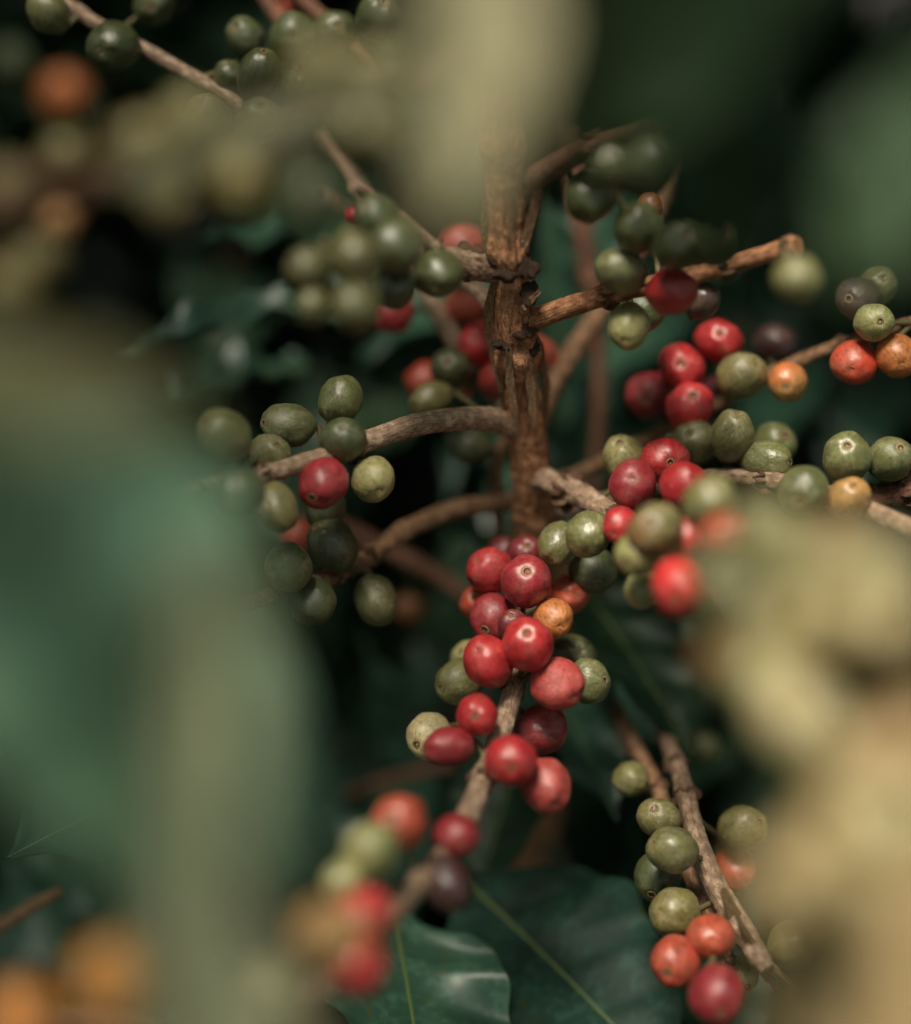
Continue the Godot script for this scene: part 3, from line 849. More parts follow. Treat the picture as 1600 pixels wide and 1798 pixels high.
func build_near_leaves():
	var t := near_shoot("big pale green leaves blurred close to the lens on the left", at(-300, 900, 0.30))
	branch("stem", t, [[-420, 600, 0.30, 40], [-330, 900, 0.30, 40], [-250, 1300, 0.31, 36], [-200, 1900, 0.32, 36]], M.bark, [0.5], 0.05, 14, 10)
	leaf(t, at(-330, 560, 0.24), at(560, 1560, 0.35), Vector3(-0.15, 0.6, 0.8), 0.41, 0.04, 0.012, M.leaf_near, "green leaf blurred along the left side", 0.08)
	leaf(t, at(400, 960, 0.245), at(370, 2300, 0.355), Vector3(-0.3, 0.65, 0.7), 0.38, 0.04, 0.02, M.leaf_olive, "pale olive leaf hanging at the lower left", 0.06)
	leaf(t, at(-370, 660, 0.235), at(380, 740, 0.26), Vector3(0.0, 0.75, 0.6), 0.46, 0.05, 0.02, M.leaf_moss, "olive brown leaf at the upper edge of the left blur", 0.1)
	leaf(t, at(400, 1330, 0.62), at(5, 1510, 0.57), Vector3(0.2, 0.65, 0.7), 0.62, 0.08, 0.04, M.leaf_big, "drooping wavy green leaf at the lower left edge", 0.3)
	t = near_shoot("pale yellowed leaf blurred at the top above the trunk", at(900, -200, 0.27))
	branch("stem", t, [[1000, -330, 0.27, 40], [930, -220, 0.27, 34], [880, -150, 0.27, 24]], M.bark, [0.5], 0.05, 12, 10)
	leaf(t, at(895, -260, 0.262), at(770, 430, 0.275), Vector3(0.25, 0.3, 0.9), 0.34, 0.04, 0.02, M.leaf_sere, "yellowed leaf", 0.15)
	t = near_shoot("dark green leaves blurred close to the lens across the top right", at(1300, -250, 0.27))
	branch("stem", t, [[1500, -330, 0.27, 40], [1320, -240, 0.27, 36], [1180, -200, 0.27, 30]], M.bark_dark, [0.5], 0.05, 12, 10)
	leaf(t, at(1500, -420, 0.25), at(920, 330, 0.30), Vector3(0.4, 0.2, 0.85), 0.40, 0.04, 0.02, M.leaf_mid, "dark leaf slanting down left", 0.1)
	leaf(t, at(1190, -480, 0.27), at(1275, 530, 0.345), Vector3(0.3, -0.4, 0.8), 0.33, 0.04, 0.02, M.leaf_dark, "very dark leaf hanging down", 0.1)
	t = near_shoot("olive brown leaf blurred close to the lens at the upper left", at(-150, 380, 0.33))
	branch("stem", t, [[-260, 520, 0.33, 30], [-120, 400, 0.33, 30], [60, 320, 0.335, 26], [200, 280, 0.34, 22]], M.bark_dark, [0.5], 0.05, 12, 10)
	leaf(t, at(190, 320, 0.335), at(740, 150, 0.34), Vector3(0.1, 0.6, 0.8), 0.20, 0.05, 0.03, M.leaf_moss, "olive leaf rising right", 0.1)
	t = near_shoot("green leaves blurred close to the lens at the right edge", at(1800, 100, 0.28))
	branch("stem", t, [[1850, -200, 0.28, 36], [1800, 100, 0.28, 34], [1760, 350, 0.28, 28]], M.bark_dark, [0.5], 0.05, 12, 10)
	leaf(t, at(1780, 60, 0.27), at(1450, 520, 0.29), Vector3(-0.1, 0.45, 0.85), 0.5, 0.05, 0.03, M.leaf_mid, "green leaf slanting down left at the right edge", 0.15)
	t = near_shoot("pale tan leaves blurred close to the lens in the lower right corner", at(1760, 1480, 0.26))
	branch("stem", t, [[1950, 1400, 0.27, 36], [1850, 1250, 0.27, 30], [1790, 1190, 0.275, 22]], M.bark, [0.5], 0.05, 12, 10)
	leaf(t, at(1800, 1180, 0.275), at(1480, 2150, 0.33), Vector3(-0.3, 0.6, 0.75), 0.46, 0.04, 0.03, M.leaf_tan, "broad pale tan leaf", 0.1)
	leaf(t, at(1940, 1430, 0.240), at(1470, 2000, 0.285), Vector3(-0.1, 0.75, 0.65), 0.46, 0.04, 0.03, M.leaf_tan, "lower pale tan leaf", 0.1)

# ---------------------------------------------------------------- cherries

const AWAY := 9.0
var cluster := ""

# middle and radius in pixels of the photograph, distance, ripeness and shade tone, where the crown points on the picture (AWAY: away from
# its branch), length against width
func cherry(x: float, y: float, r: float, z: float, kind: String, ax: float, ay: float, ratio: float, label: String):
	var mid := at(x, y, z)
	var near := mid + Vector3(0, 0.02, 0)
	var best := 1e9
	var thick := 0.002
	for w in wood:
		var d: float = mid.distance_to(w[0]) - w[1]
		if d < best:
			best = d
			near = w[0]
			thick = w[1]
	var size := r * 1.11 * z / F_PX
	var axis := Vector3.UP
	var stretch := ratio * rng.randf_range(1.0, 1.1)
	if ax == AWAY:
		axis = (mid - near).normalized() + Vector3(rng.randf_range(-0.25, 0.25), rng.randf_range(-0.25, 0.25), rng.randf_range(-0.25, 0.25))
		axis = axis.normalized()
	else:
		axis = eye.basis * Vector3(ax, -ay, sqrt(maxf(0.0, 1.0 - ax * ax - ay * ay))).normalized()
	var t := thing("coffee_cherry", mid, label, "coffee cherry", cluster)
	var side := axis.cross(Vector3(rng.randf_range(-1, 1), rng.randf_range(-1, 1), rng.randf_range(-1, 1.3))).normalized()
	var turn := Basis(side, axis, side.cross(axis))
	var skin := put(skins[rng.randi_range(0, 5)], "skin", skin_mat(kind), t)
	skin.transform = Transform3D(turn * Basis.from_scale(Vector3(size, size * stretch, size * rng.randf_range(0.95, 1.0))), Vector3.ZERO)
	var scar := put(scars[rng.randi_range(0, 2)], "crown_scar", M.scar_pale if rng.randf() < 0.3 else M.scar, t)
	var sc := size * rng.randf_range(0.95, 1.25)
	scar.transform = Transform3D(turn * Basis.from_scale(Vector3(sc, sc, sc)), axis * size * stretch * 0.918)
	# the stalk leaves the foot and bends to the wood
	var foot := -axis * size * stretch * 0.97
	var goal := near - mid
	if goal.length() > 0.034:
		goal = foot - axis * 0.006 + (goal - foot).normalized() * 0.004
	var pts := PackedVector3Array([foot * 0.9, foot - axis * minf(0.0016, best * 0.3 + 0.0006), foot.lerp(goal, 0.6) - axis * 0.0008, goal])
	put(tube(pts, PackedFloat32Array([0.0013, 0.00105, 0.0010, 0.0016]), 8, 5, 0.05), "stalk", M.stalk, t)

func build_cherries():
	cluster = "cherries on the arched left branch"
	cherry(395, 766, 42, 0.535, "green", -0.55, -0.5, 1.16, "large plain green cherry at the left end of the arched branch, above it")
	cherry(507, 746, 36, 0.572, "green", -0.86, -0.05, 1.25, "long green cherry lying sideways above the arched left branch, its scar facing left")
	cherry(598, 703, 37, 0.575, "green", 0.35, -0.82, 1.06, "topmost green cherry over the arched left branch")
	cherry(474, 801, 35, 0.560, "green", 0.38, -0.45, 1.18, "green cherry before the arched left branch with a dark scar at its upper right")
	cherry(603, 773, 37, 0.560, "dkgreen", 0.05, -0.5, 1.04, "round dark green cherry resting on the arched left branch, scar facing the lens")
	cherry(568, 848, 40, 0.555, "crimson", -0.35, 0.55, 1.06, "single deep red cherry under the arched left branch")
	cherry(655, 841, 37, 0.563, "pale+net", 0.32, 0.5, 1.05, "pale speckled green cherry right of the single deep red one")
	cherry(423, 864, 40, 0.520, "dkgreen", -0.5, 0.3, 1.05, "dark green cherry under the left end of the arched branch, half hidden by blur")
	cherry(486, 891, 36, 0.545, "olive+net", 0.25, 0.82, 1.2, "shiny wrinkled grey green cherry below the arched left branch")
	cherry(572, 892, 34, 0.590, "dkgreen", AWAY, 0, 1.05, "very dark cherry tucked under the single deep red one")
	cluster = "cherries on the lower left branch"
	cherry(583, 957, 44, 0.588, "dkgreen", -0.5, -0.62, 1.04, "round dark green cherry on the lower left branch, beneath the deep red one")
	cherry(507, 996, 39, 0.565, "green", -0.5, 0.1, 1.05, "faded green cherry on the lower left branch at the edge of the blurred leaf")
	cherry(660, 1053, 36, 0.592, "green", 0.25, 0.86, 1.12, "green cherry with a dull skin hanging alone below the lower left branch")
	cherry(550, 1056, 37, 0.575, "dkgreen", -0.2, 0.7, 1.05, "blurred dark green cherry hanging under the lower left branch behind the near leaf")
	cherry(523, 940, 27, 0.680, "orred", AWAY, 0, 1.05, "blurred orange red cherry peeping out between the two left branches")
	cherry(720, 1066, 27, 0.740, "rust", AWAY, 0, 1.05, "dim blurred small orange cherry behind the green one that hangs alone")
	cherry(560, 912, 16, 0.600, "green", AWAY, 0, 1.1, "tiny green cherry between the arched and the lower left branch")

	cluster = "shaded cherries left of the trunk"
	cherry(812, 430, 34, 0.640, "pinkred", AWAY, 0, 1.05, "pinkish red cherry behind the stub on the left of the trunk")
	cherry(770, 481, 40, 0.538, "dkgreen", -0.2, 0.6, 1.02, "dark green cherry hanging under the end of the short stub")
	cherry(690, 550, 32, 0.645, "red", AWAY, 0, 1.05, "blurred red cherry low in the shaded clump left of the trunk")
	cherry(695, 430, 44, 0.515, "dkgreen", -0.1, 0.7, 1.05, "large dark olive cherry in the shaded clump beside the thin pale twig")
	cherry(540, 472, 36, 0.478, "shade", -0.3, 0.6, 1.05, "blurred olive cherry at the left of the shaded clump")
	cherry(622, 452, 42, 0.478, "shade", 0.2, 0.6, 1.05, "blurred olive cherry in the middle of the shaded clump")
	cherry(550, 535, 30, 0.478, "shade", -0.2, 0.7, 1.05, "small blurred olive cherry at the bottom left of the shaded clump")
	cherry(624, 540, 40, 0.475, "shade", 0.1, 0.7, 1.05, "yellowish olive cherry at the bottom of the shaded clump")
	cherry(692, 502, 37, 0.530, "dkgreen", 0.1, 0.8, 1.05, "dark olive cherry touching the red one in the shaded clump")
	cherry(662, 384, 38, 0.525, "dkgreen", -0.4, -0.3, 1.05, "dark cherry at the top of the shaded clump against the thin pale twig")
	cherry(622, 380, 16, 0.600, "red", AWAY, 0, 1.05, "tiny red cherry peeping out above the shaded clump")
	cherry(822, 530, 34, 0.655, "orred", AWAY, 0, 1.1, "orange red cherry behind the pale twig that meets the trunk")
	cherry(843, 604, 36, 0.630, "red", -0.3, -0.1, 1.15, "bright red cherry touching the left side of the trunk below the middle joint")
	cherry(872, 665, 30, 0.630, "pinkred", AWAY, 0, 1.2, "pink red cherry half hidden by the left edge of the trunk")
	cherry(945, 620, 28, 0.640, "orred", AWAY, 0, 1.2, "orange red cherry peeping out on the right side of the trunk")
	cherry(746, 667, 31, 0.645, "orred+half", AWAY, 0, 1.05, "orange red cherry in the small clump left of the trunk")
	cherry(792, 646, 33, 0.625, "dkgreen", -0.2, -0.2, 1.05, "dark olive cherry in the small clump at the foot of the straight pale twig")
	cherry(758, 701, 30, 0.615, "olive", -0.72, 0.3, 1.22, "pale olive cherry lying sideways just above the arched left branch")
	cherry(824, 779, 34, 0.640, "dkgreen", AWAY, 0, 1.05, "blurred dark olive cherry just below the arched left branch beside the trunk")
	cherry(816, 690, 12, 0.635, "orange", AWAY, 0, 1.1, "tiny orange brown cherry in shade beside the trunk")

	cluster = "cherries on the rising right branch"
	cherry(1035, 347, 42, 0.535, "dkgreen", -0.1, -0.4, 0.96, "lone dark green cherry right of the top of the trunk")
	cherry(1122, 402, 39, 0.530, "dkgreen", -0.5, -0.5, 1.05, "dark green cherry above the light green one on the rising right branch")
	cherry(1192, 432, 42, 0.520, "dkgreen", 0.1, -0.2, 1.05, "very dark cherry above the red one on the rising right branch")
	cherry(1258, 428, 40, 0.515, "dkgreen", 0.4, -0.3, 1.05, "very dark cherry sitting on the right part of the rising branch")
	cherry(1091, 475, 39, 0.540, "green", -0.72, -0.35, 1.06, "light green cherry on the rising right branch, left of the red one")
	cherry(1178, 512, 39, 0.538, "red", 0.34, 0.02, 1.2, "glossy red cherry on the rising right branch beside the light green one")
	cherry(1232, 528, 30, 0.560, "brown", 0.3, -0.6, 1.05, "shrivelled dark brown cherry right of the glossy red one")
	cherry(1104, 572, 36, 0.552, "pale", -0.2, 0.62, 1.2, "pale olive cherry hanging under the rising right branch, scar at its lower end")
	cherry(1128, 545, 36, 0.585, "dkgreen", AWAY, 0, 1.1, "dark cherry hidden behind the hanging pale olive one")
	cherry(1135, 292, 42, 0.470, "dkgreen", 0.2, -0.4, 1.05, "blurred dark olive cherry at the upper right of the lone dark green one")
	cherry(1075, 300, 34, 0.480, "dkgreen", -0.2, -0.4, 1.05, "blurred dark cherry between the trunk top and the dark olive one")
	cherry(1400, 490, 38, 0.480, "olive", 0.0, 0.6, 1.05, "blurred shaded olive cherry under the end of the rising right branch")
	cherry(1188, 243, 16, 0.500, "orred", AWAY, 0, 1.05, "tiny blurred reddish cherry high right of the trunk")
	cherry(1140, 365, 22, 0.565, "rust", AWAY, 0, 1.1, "small orange brown cherry behind the dark green ones on the rising branch")

	cluster = "cherries on the thin branch at the right"
	cherry(1262, 601, 38, 0.612, "red", -0.1, -0.25, 1.02, "upper red cherry of the blurred red group at the right")
	cherry(1360, 606, 34, 0.640, "maroon", 0.2, -0.3, 1.05, "dried dark maroon cherry right of the blurred red group")
	cherry(1197, 644, 38, 0.608, "red", -0.2, 0.0, 1.02, "middle red cherry of the blurred red group at the right")
	cherry(1140, 694, 39, 0.625, "crimson", -0.3, 0.2, 1.05, "leftmost, darkest red cherry of the blurred red group")
	cherry(1212, 714, 39, 0.602, "red", 0.0, -0.42, 0.98, "lowest red cherry of the blurred group, dark scar on its top")
	cherry(1301, 660, 39, 0.600, "olive", 0.52, -0.35, 1.04, "olive cherry beside the red group, dark scar at its right")
	cherry(1256, 695, 32, 0.640, "dkred", AWAY, 0, 1.05, "shaded dark red cherry deep behind the olive one")
	cherry(1383, 671, 32, 0.600, "yellow+half", -0.3, 0.3, 1.02, "small golden yellow cherry on the thin right branch")
	cherry(1500, 636, 37, 0.585, "orred+half", -0.3, 0.4, 1.06, "orange red cherry near the right edge under the thin branch")
	cherry(1574, 625, 36, 0.580, "orange", 0.0, 0.42, 1.05, "orange cherry at the right edge with a dark scar facing the lens")
	cherry(1535, 566, 32, 0.575, "pale", 0.05, 0.05, 1.0, "pale green cherry above the two orange ones at the right edge")
	cherry(1508, 524, 36, 0.590, "brown", -0.6, 0.1, 1.1, "brownish olive cherry above the pale green one at the right edge")
	cherry(1540, 503, 32, 0.597, "olive", 0.1, -0.3, 1.05, "faded greenish cherry highest of the group at the right edge")

	cluster = "cherries on the knobbly branch"
	cherry(1098, 806, 36, 0.592, "pale", -0.3, -0.62, 1.14, "pale yellow green cherry at the left of the right hand clump")
	cherry(1168, 809, 40, 0.580, "red", 0.1, 0.1, 0.95, "red cherry with a bright glint on top of the right hand clump")
	cherry(1111, 851, 40, 0.562, "crimson", -0.15, -0.2, 1.0, "smooth dark red cherry at the left of the right hand clump")
	cherry(1200, 853, 39, 0.555, "red", 0.4, -0.25, 1.1, "red cherry right of the smooth dark red one in the right hand clump")
	cherry(1090, 922, 30, 0.555, "red", -0.4, 0.4, 1.08, "small red cherry at the bottom left of the right hand clump")
	cherry(1033, 938, 37, 0.562, "green+net", -0.18, 0.72, 1.02, "grey green cherry with corky netting round its scar, left of the small red one")
	cherry(981, 955, 34, 0.580, "green", -0.45, 0.70, 1.12, "smooth grey green cherry left of the corky one")
	cherry(1042, 1001, 39, 0.590, "dkgreen", 0.1, 0.5, 1.02, "blurred dark green cherry below the corky one")
	cherry(1150, 932, 45, 0.515, "olive+half", -0.3, -0.3, 1.05, "blurred olive cherry with an orange edge at the front of the right hand clump")
	cherry(1122, 972, 38, 0.520, "pale", -0.6, 0.3, 1.05, "blurred pale olive cherry low at the front of the right hand clump")
	cherry(1246, 884, 45, 0.495, "olive", 0.1, -0.5, 1.05, "blurred olive cherry overlapping the red one in the right hand clump")
	cherry(1272, 940, 40, 0.465, "orred", 0.0, 0.0, 1.05, "blurred orange red cherry right of the blurred olive ones")
	cherry(1204, 948, 34, 0.520, "red", AWAY, 0, 1.05, "blurred red cherry squeezed between two blurred olive ones")
	cherry(1192, 1032, 47, 0.500, "red+half", -0.2, 0.3, 1.05, "large blurred red cherry at the bottom of the right hand clump")
	cherry(1128, 1034, 30, 0.540, "pale", -0.4, 0.5, 1.05, "blurred pale green cherry beside the large blurred red one")

	cluster = "cherries on the smooth right branch"
	cherry(1220, 776, 37, 0.600, "green", -0.4, -0.3, 1.05, "plain green cherry behind the one with a raised scar")
	cherry(1285, 767, 36, 0.585, "green", 0.12, -0.74, 1.26, "upright green cherry with a raised corky scar on top")
	cherry(1360, 780, 36, 0.605, "green", 0.3, -0.3, 1.05, "plain green cherry right of the upright one, further back")
	cherry(1345, 809, 33, 0.582, "green+net", 0.82, 0.1, 1.22, "green cherry lying sideways on the smooth right branch, scar facing right")
	cherry(1410, 861, 41, 0.545, "green", -0.3, 0.4, 1.05, "large olive cherry in front of the smooth right branch")
	cherry(1487, 803, 40, 0.565, "green", -0.2, -0.4, 1.05, "left of two tall olive cherries at the right edge")
	cherry(1562, 806, 37, 0.570, "green", 0.2, -0.4, 1.14, "right of two tall olive cherries at the right edge")
	cherry(1490, 876, 34, 0.550, "yellow", 0.05, -0.52, 1.08, "yellow cherry with a brown scar under the two tall olive ones")

	cluster = "cherries on the hanging branch"
	cherry(860, 1001, 37, 0.588, "red", -0.55, -0.4, 1.06, "red cherry at the top left of the hanging column, scar facing left")
	cherry(924, 1021, 42, 0.575, "crimson", 0.0, -0.42, 1.05, "deep red cherry at the top of the hanging column, scar facing the lens")
	cherry(922, 975, 32, 0.600, "dkred", 0.1, -0.5, 1.05, "dull dark red cherry at the very top of the hanging column")
	cherry(886, 972, 27, 0.615, "dkred", AWAY, 0, 1.05, "shaded dark red cherry behind the top of the hanging column")
	cherry(1000, 1043, 33, 0.592, "orred", 0.2, 0.0, 1.02, "orange red cherry at the right of the hanging column, above the yellow one")
	cherry(971, 1086, 33, 0.575, "orange", 0.3, 0.3, 1.02, "yellow orange cherry at the right of the hanging column")
	cherry(842, 1060, 30, 0.600, "orred+half", -0.3, -0.3, 1.1, "orange red cherry at the left of the hanging column, partly covered")
	cherry(868, 1087, 40, 0.585, "crimson", -0.42, 0.4, 1.0, "dull crimson cherry in the middle of the hanging column")
	cherry(900, 1098, 25, 0.572, "dkred", -0.1, -0.7, 1.05, "small dark red cherry squeezed behind the bright red one")
	cherry(927, 1132, 43, 0.556, "red", -0.05, -0.5, 1.0, "bright red cherry in sharpest focus with a ringed scar")
	cherry(857, 1162, 42, 0.560, "red", -0.4, -0.45, 1.06, "deep red cherry in sharp focus left of the bright red one")
	cherry(808, 1196, 37, 0.585, "olive", -0.75, 0.2, 1.06, "olive cherry left of the sharp deep red one")
	cherry(822, 1155, 28, 0.600, "pale", -0.4, -0.4, 1.05, "pale olive cherry half hidden behind the sharp deep red one")
	cherry(978, 1200, 43, 0.560, "pinkred+net", 0.55, 0.42, 1.02, "wrinkled pinkish red cherry with a dark scar at its lower right")
	cherry(1034, 1196, 36, 0.580, "green+net", 0.75, -0.1, 0.9, "grey green cherry with a pale rim behind the wrinkled pinkish red one")
	cherry(1005, 1153, 38, 0.595, "dkgreen", 0.3, -0.3, 1.05, "blurred dark olive cherry above the pale rimmed green one")
	cherry(838, 1256, 35, 0.548, "red", -0.1, -0.1, 1.03, "red cherry left of the bare grey stretch of the hanging branch")
	cherry(950, 1281, 42, 0.580, "crimson", 0.4, 0.2, 1.02, "dark red cherry right of the bare grey stretch of the hanging branch")
	cherry(754, 1293, 38, 0.580, "cream", -0.5, 0.2, 1.02, "cream coloured cherry at the far left of the hanging branch")
	cherry(789, 1311, 34, 0.545, "crimson", -0.84, 0.05, 1.22, "dark red cherry lying in front of the cream coloured one")
	cherry(897, 1336, 42, 0.535, "red", -0.02, 0.12, 0.97, "bright red cherry astride the hanging branch below the grey stretch")
	cherry(958, 1379, 42, 0.545, "pinkred", 0.35, 0.55, 1.05, "pinkish red cherry at the lower right of the hanging branch")
	cherry(700, 1443, 46, 0.490, "orred", -0.2, -0.3, 1.0, "blurred orange red cherry on the near end of the hanging branch")
	cherry(801, 1466, 36, 0.512, "crimson", 0.2, 0.2, 1.02, "blurred crimson cherry on the near end of the hanging branch")
	cherry(785, 1552, 42, 0.500, "maroon", 0.2, 0.6, 1.1, "almost black maroon cherry hanging below the near end of the branch")
	cherry(650, 1492, 48, 0.470, "pale", -0.4, 0.0, 1.02, "blurred pale green cherry left of the near end of the hanging branch")
	cherry(606, 1545, 36, 0.465, "pale", -0.5, 0.3, 1.05, "smaller blurred pale green cherry at the edge of the near leaf")
	cherry(638, 1605, 46, 0.445, "red", -0.3, 0.3, 1.05, "blurred red cherry at the near end of the hanging branch")
	cherry(580, 1640, 60, 0.375, "peach", -0.2, 0.0, 1.02, "large blurred peach orange cherry nearest the lens on the hanging branch")
	cherry(630, 1692, 44, 0.430, "red", 0.0, 0.5, 1.05, "blurred red cherry under the large peach orange one")

	cluster = "cherries on the lower right twig"
	cherry(1108, 1368, 29, 0.600, "olive", 0.45, 0.05, 1.02, "small olive cherry highest on the lower right twig")
	cherry(1157, 1436, 34, 0.580, "olive", -0.3, -0.62, 0.98, "olive cherry with a dark scar on top, second from the top of the twig")
	cherry(1181, 1492, 39, 0.560, "green", -0.8, -0.32, 1.08, "sharp green cherry left of the scaly twig, scar facing left")
	cherry(1154, 1537, 38, 0.580, "dkgreen", -0.3, 0.6, 1.04, "dull green cherry beneath the sharp green one")
	cherry(1185, 1602, 41, 0.560, "olive", -0.6, -0.2, 1.08, "smooth yellow olive cherry above the red ones on the twig")
	cherry(1303, 1455, 37, 0.590, "olive", 0.6, -0.4, 1.06, "olive cherry alone on the right side of the scaly twig")
	cherry(1289, 1526, 34, 0.600, "orred", 0.3, 0.4, 1.08, "rosy red cherry half hidden behind the right side of the scaly twig")
	cherry(1248, 1645, 38, 0.545, "orred", -0.1, -0.1, 1.04, "dull orange red cherry above the pair at the bottom of the twig")
	cherry(1186, 1687, 41, 0.545, "orred", -0.4, 0.2, 1.06, "bright orange red cherry at the bottom left of the twig")
	cherry(1258, 1746, 45, 0.520, "crimson", 0.1, 0.5, 1.03, "darker blurred red cherry at the very bottom of the twig")
	cherry(1394, 1660, 42, 0.560, "pale", 0.2, -0.2, 1.05, "faded beige cherry right of the pointed end of the twig")
	cherry(1236, 1310, 24, 0.700, "olive", AWAY, 0, 1.05, "tiny dim olive cherry above the lower right twig")
	cherry(1300, 1710, 30, 0.575, "pale", 0.2, 0.4, 1.05, "small pale cherry behind the pointed end of the twig")

	cluster = "cherries at the top left"
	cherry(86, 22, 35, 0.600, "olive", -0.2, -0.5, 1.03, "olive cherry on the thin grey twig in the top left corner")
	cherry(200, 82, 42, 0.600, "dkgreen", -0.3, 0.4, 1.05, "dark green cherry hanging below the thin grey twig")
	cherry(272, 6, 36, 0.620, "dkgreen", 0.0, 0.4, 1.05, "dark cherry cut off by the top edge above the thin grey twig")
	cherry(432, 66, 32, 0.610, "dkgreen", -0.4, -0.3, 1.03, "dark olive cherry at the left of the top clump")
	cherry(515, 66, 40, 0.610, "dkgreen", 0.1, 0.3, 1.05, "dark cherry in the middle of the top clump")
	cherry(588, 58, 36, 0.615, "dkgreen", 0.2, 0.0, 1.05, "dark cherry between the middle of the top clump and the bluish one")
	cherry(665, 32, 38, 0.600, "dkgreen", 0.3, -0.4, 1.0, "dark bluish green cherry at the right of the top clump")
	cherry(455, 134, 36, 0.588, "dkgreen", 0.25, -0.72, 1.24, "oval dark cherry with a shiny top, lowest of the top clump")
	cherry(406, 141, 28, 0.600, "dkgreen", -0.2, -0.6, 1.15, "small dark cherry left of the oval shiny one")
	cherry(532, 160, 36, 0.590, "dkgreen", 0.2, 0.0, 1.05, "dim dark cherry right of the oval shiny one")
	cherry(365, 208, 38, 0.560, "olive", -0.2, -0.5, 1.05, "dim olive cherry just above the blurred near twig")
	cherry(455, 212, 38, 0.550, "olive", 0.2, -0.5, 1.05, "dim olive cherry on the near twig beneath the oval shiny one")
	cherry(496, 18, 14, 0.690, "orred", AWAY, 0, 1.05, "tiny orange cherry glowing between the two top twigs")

	cluster = "blurred near cherries at the upper left"
	cherry(112, 165, 37, 0.399, "blaze", -0.1, 0.1, 1.02, "bright blurred orange cherry at the upper left")
	cherry(118, 272, 42, 0.404, "moss", -0.2, 0.3, 1.05, "dim blurred olive cherry below the bright orange one")
	cherry(16, 335, 52, 0.376, "moss", 0.0, 0.0, 1.1, "blurred yellow olive cherry at the left edge")
	cherry(425, 322, 50, 0.376, "moss", 0.2, 0.5, 1.1, "blurred yellow olive cherry hanging lowest on the near upper left twig")
	cherry(252, 250, 50, 0.376, "moss", -0.3, 0.2, 1.05, "blurred olive cherry left of the middle of the near upper left twig")
	cherry(335, 212, 48, 0.385, "moss", 0.0, -0.3, 1.05, "blurred olive cherry on top of the near upper left twig")
	cherry(448, 235, 48, 0.376, "moss", 0.2, 0.0, 1.05, "blurred olive cherry above the lowest one on the near twig")
	cherry(560, 118, 50, 0.367, "moss", 0.0, -0.3, 1.05, "blurred olive cherry nearest the top of the near twig")
	cherry(640, 225, 46, 0.367, "moss", 0.3, 0.3, 1.05, "blurred olive cherry at the right end of the near twig, lower")
	cherry(650, 130, 46, 0.362, "moss", 0.3, -0.3, 1.05, "blurred olive cherry at the right end of the near twig, upper")
	cherry(290, 345, 44, 0.385, "tan", 0.0, 0.5, 1.05, "dim blurred tan cherry left of the lowest olive one")
	cherry(545, 345, 46, 0.376, "dkgreen", 0.2, 0.5, 1.05, "dim blurred dark cherry right of the lowest olive one")
	cherry(105, 388, 26, 0.404, "peach", 0.0, 0.2, 1.1, "small blurred orange tan cherry at the left on the near twig")
	cherry(66, 450, 40, 0.385, "tan", -0.3, 0.3, 1.2, "blurred golden cherry at the left end of the near twig")
	cherry(20, 505, 44, 0.376, "moss", -0.2, 0.3, 1.05, "blurred olive cherry at the left edge under the golden one")
	cherry(20, 110, 36, 0.414, "dkgreen", -0.2, 0.3, 1.05, "dim dark blurred cherry at the left edge beside the bright orange one")

	cluster = "blurred near cherries at the lower right"
	cherry(1345, 945, 63, 0.365, "pale", -0.2, -0.4, 1.1, "blurred pale olive cherry at the top of the big near cluster")
	cherry(1262, 1010, 56, 0.370, "green", -0.4, 0.0, 1.05, "blurred green cherry at the left of the big near cluster")
	cherry(1310, 1060, 60, 0.353, "green", -0.2, 0.2, 1.05, "blurred green cherry in the middle left of the big near cluster")
	cherry(1415, 1000, 60, 0.344, "pale", 0.1, -0.2, 1.05, "blurred pale cherry right of the top of the big near cluster")
	cherry(1465, 965, 56, 0.344, "fawn", 0.2, -0.4, 1.05, "blurred peach brown cherry at the upper right of the big near cluster")
	cherry(1545, 1010, 65, 0.331, "cream", 0.3, -0.2, 1.1, "blurred cream cherry at the right of the big near cluster")
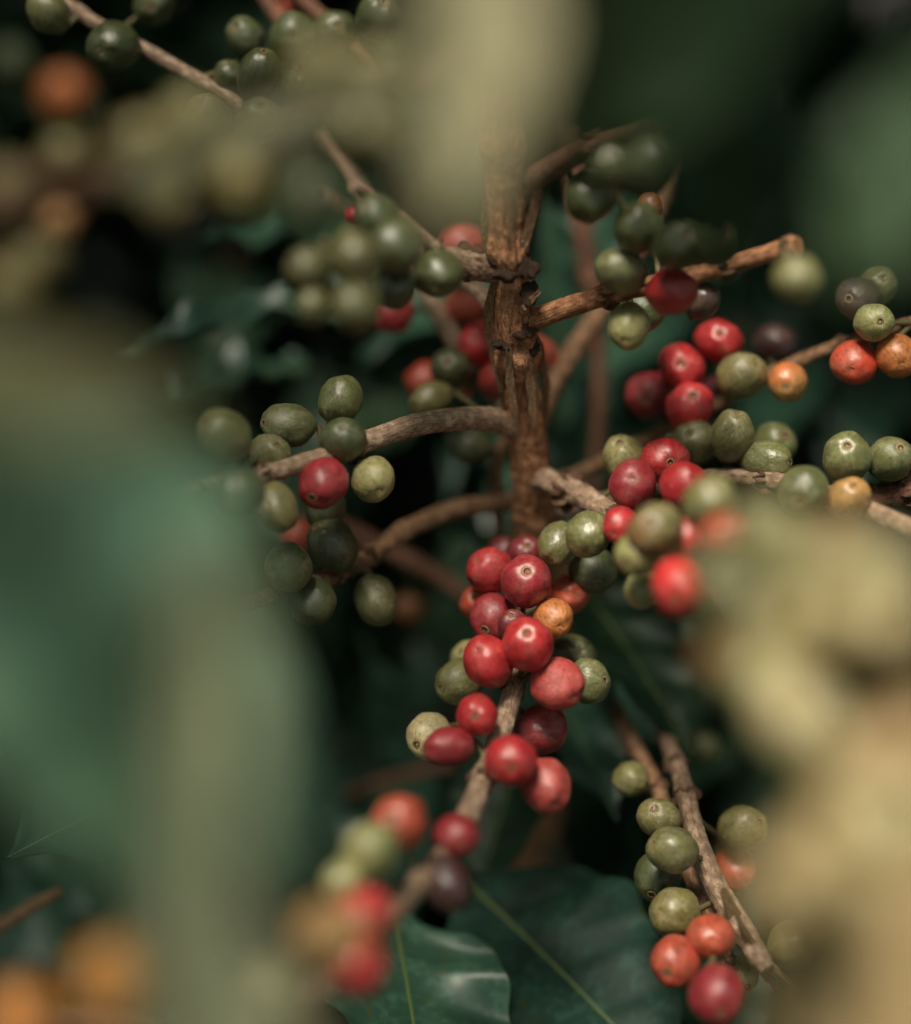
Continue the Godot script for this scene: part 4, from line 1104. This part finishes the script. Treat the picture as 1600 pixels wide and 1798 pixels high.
	cherry(1400, 1100, 63, 0.331, "tan", 0.0, 0.2, 1.05, "blurred tan cherry in the centre of the big near cluster")
	cherry(1275, 1150, 45, 0.361, "rust", -0.5, 0.2, 1.1, "blurred orange cherry at the left rim of the big near cluster")
	cherry(1345, 1180, 63, 0.331, "pale", -0.2, 0.3, 1.05, "blurred pale olive cherry low in the big near cluster")
	cherry(1400, 1255, 67, 0.318, "cream", 0.0, 0.5, 1.05, "blurred cream cherry lowest in the big near cluster")
	cherry(1470, 1090, 60, 0.318, "tan", 0.2, 0.2, 1.05, "blurred golden cherry right of the centre of the big near cluster")
	cherry(1560, 1105, 63, 0.310, "tan", 0.4, 0.2, 1.05, "blurred golden cherry at the right edge of the big near cluster")
	cherry(1455, 1300, 56, 0.310, "tan", 0.2, 0.5, 1.05, "blurred golden brown cherry hanging beside the lowest cream one")
	cherry(1575, 1320, 67, 0.292, "fawn", 0.0, 0.0, 1.05, "blurred tan orange cherry at the right edge below the dark gap")
	cherry(1470, 1480, 74, 0.288, "fawn", -0.3, 0.0, 1.05, "blurred tan orange cherry at the left of the near twig")
	cherry(1560, 1440, 74, 0.280, "cream", 0.2, 0.0, 1.05, "blurred cream cherry right of the near twig")
	cherry(1385, 1545, 65, 0.292, "fawn", -0.4, 0.2, 1.05, "blurred orange cherry beside the pointed twig end")
	cherry(1520, 1560, 69, 0.280, "tan", 0.2, 0.3, 1.05, "blurred tan cherry on the near twig, lower down")

	cluster = "blurred near cherries at the bottom left"
	cherry(203, 1722, 66, 0.335, "amber", -0.1, -0.2, 1.05, "large blurred orange cherry at the bottom left")
	cherry(310, 1772, 58, 0.40, "olive", 0.2, 0.1, 1.1, "blurred yellow olive cherry right of the large orange one")
	cherry(35, 1785, 54, 0.35, "amber", -0.1, 0.2, 1.05, "blurred orange brown cherry in the bottom left corner")
	cherry(485, 1745, 60, 0.385, "cream", 0.1, 0.0, 1.05, "blurred cream tan cherry at the bottom under the near leaf")
	cherry(400, 1800, 50, 0.40, "olive", 0.1, 0.4, 1.05, "blurred olive cherry cut off by the bottom edge")
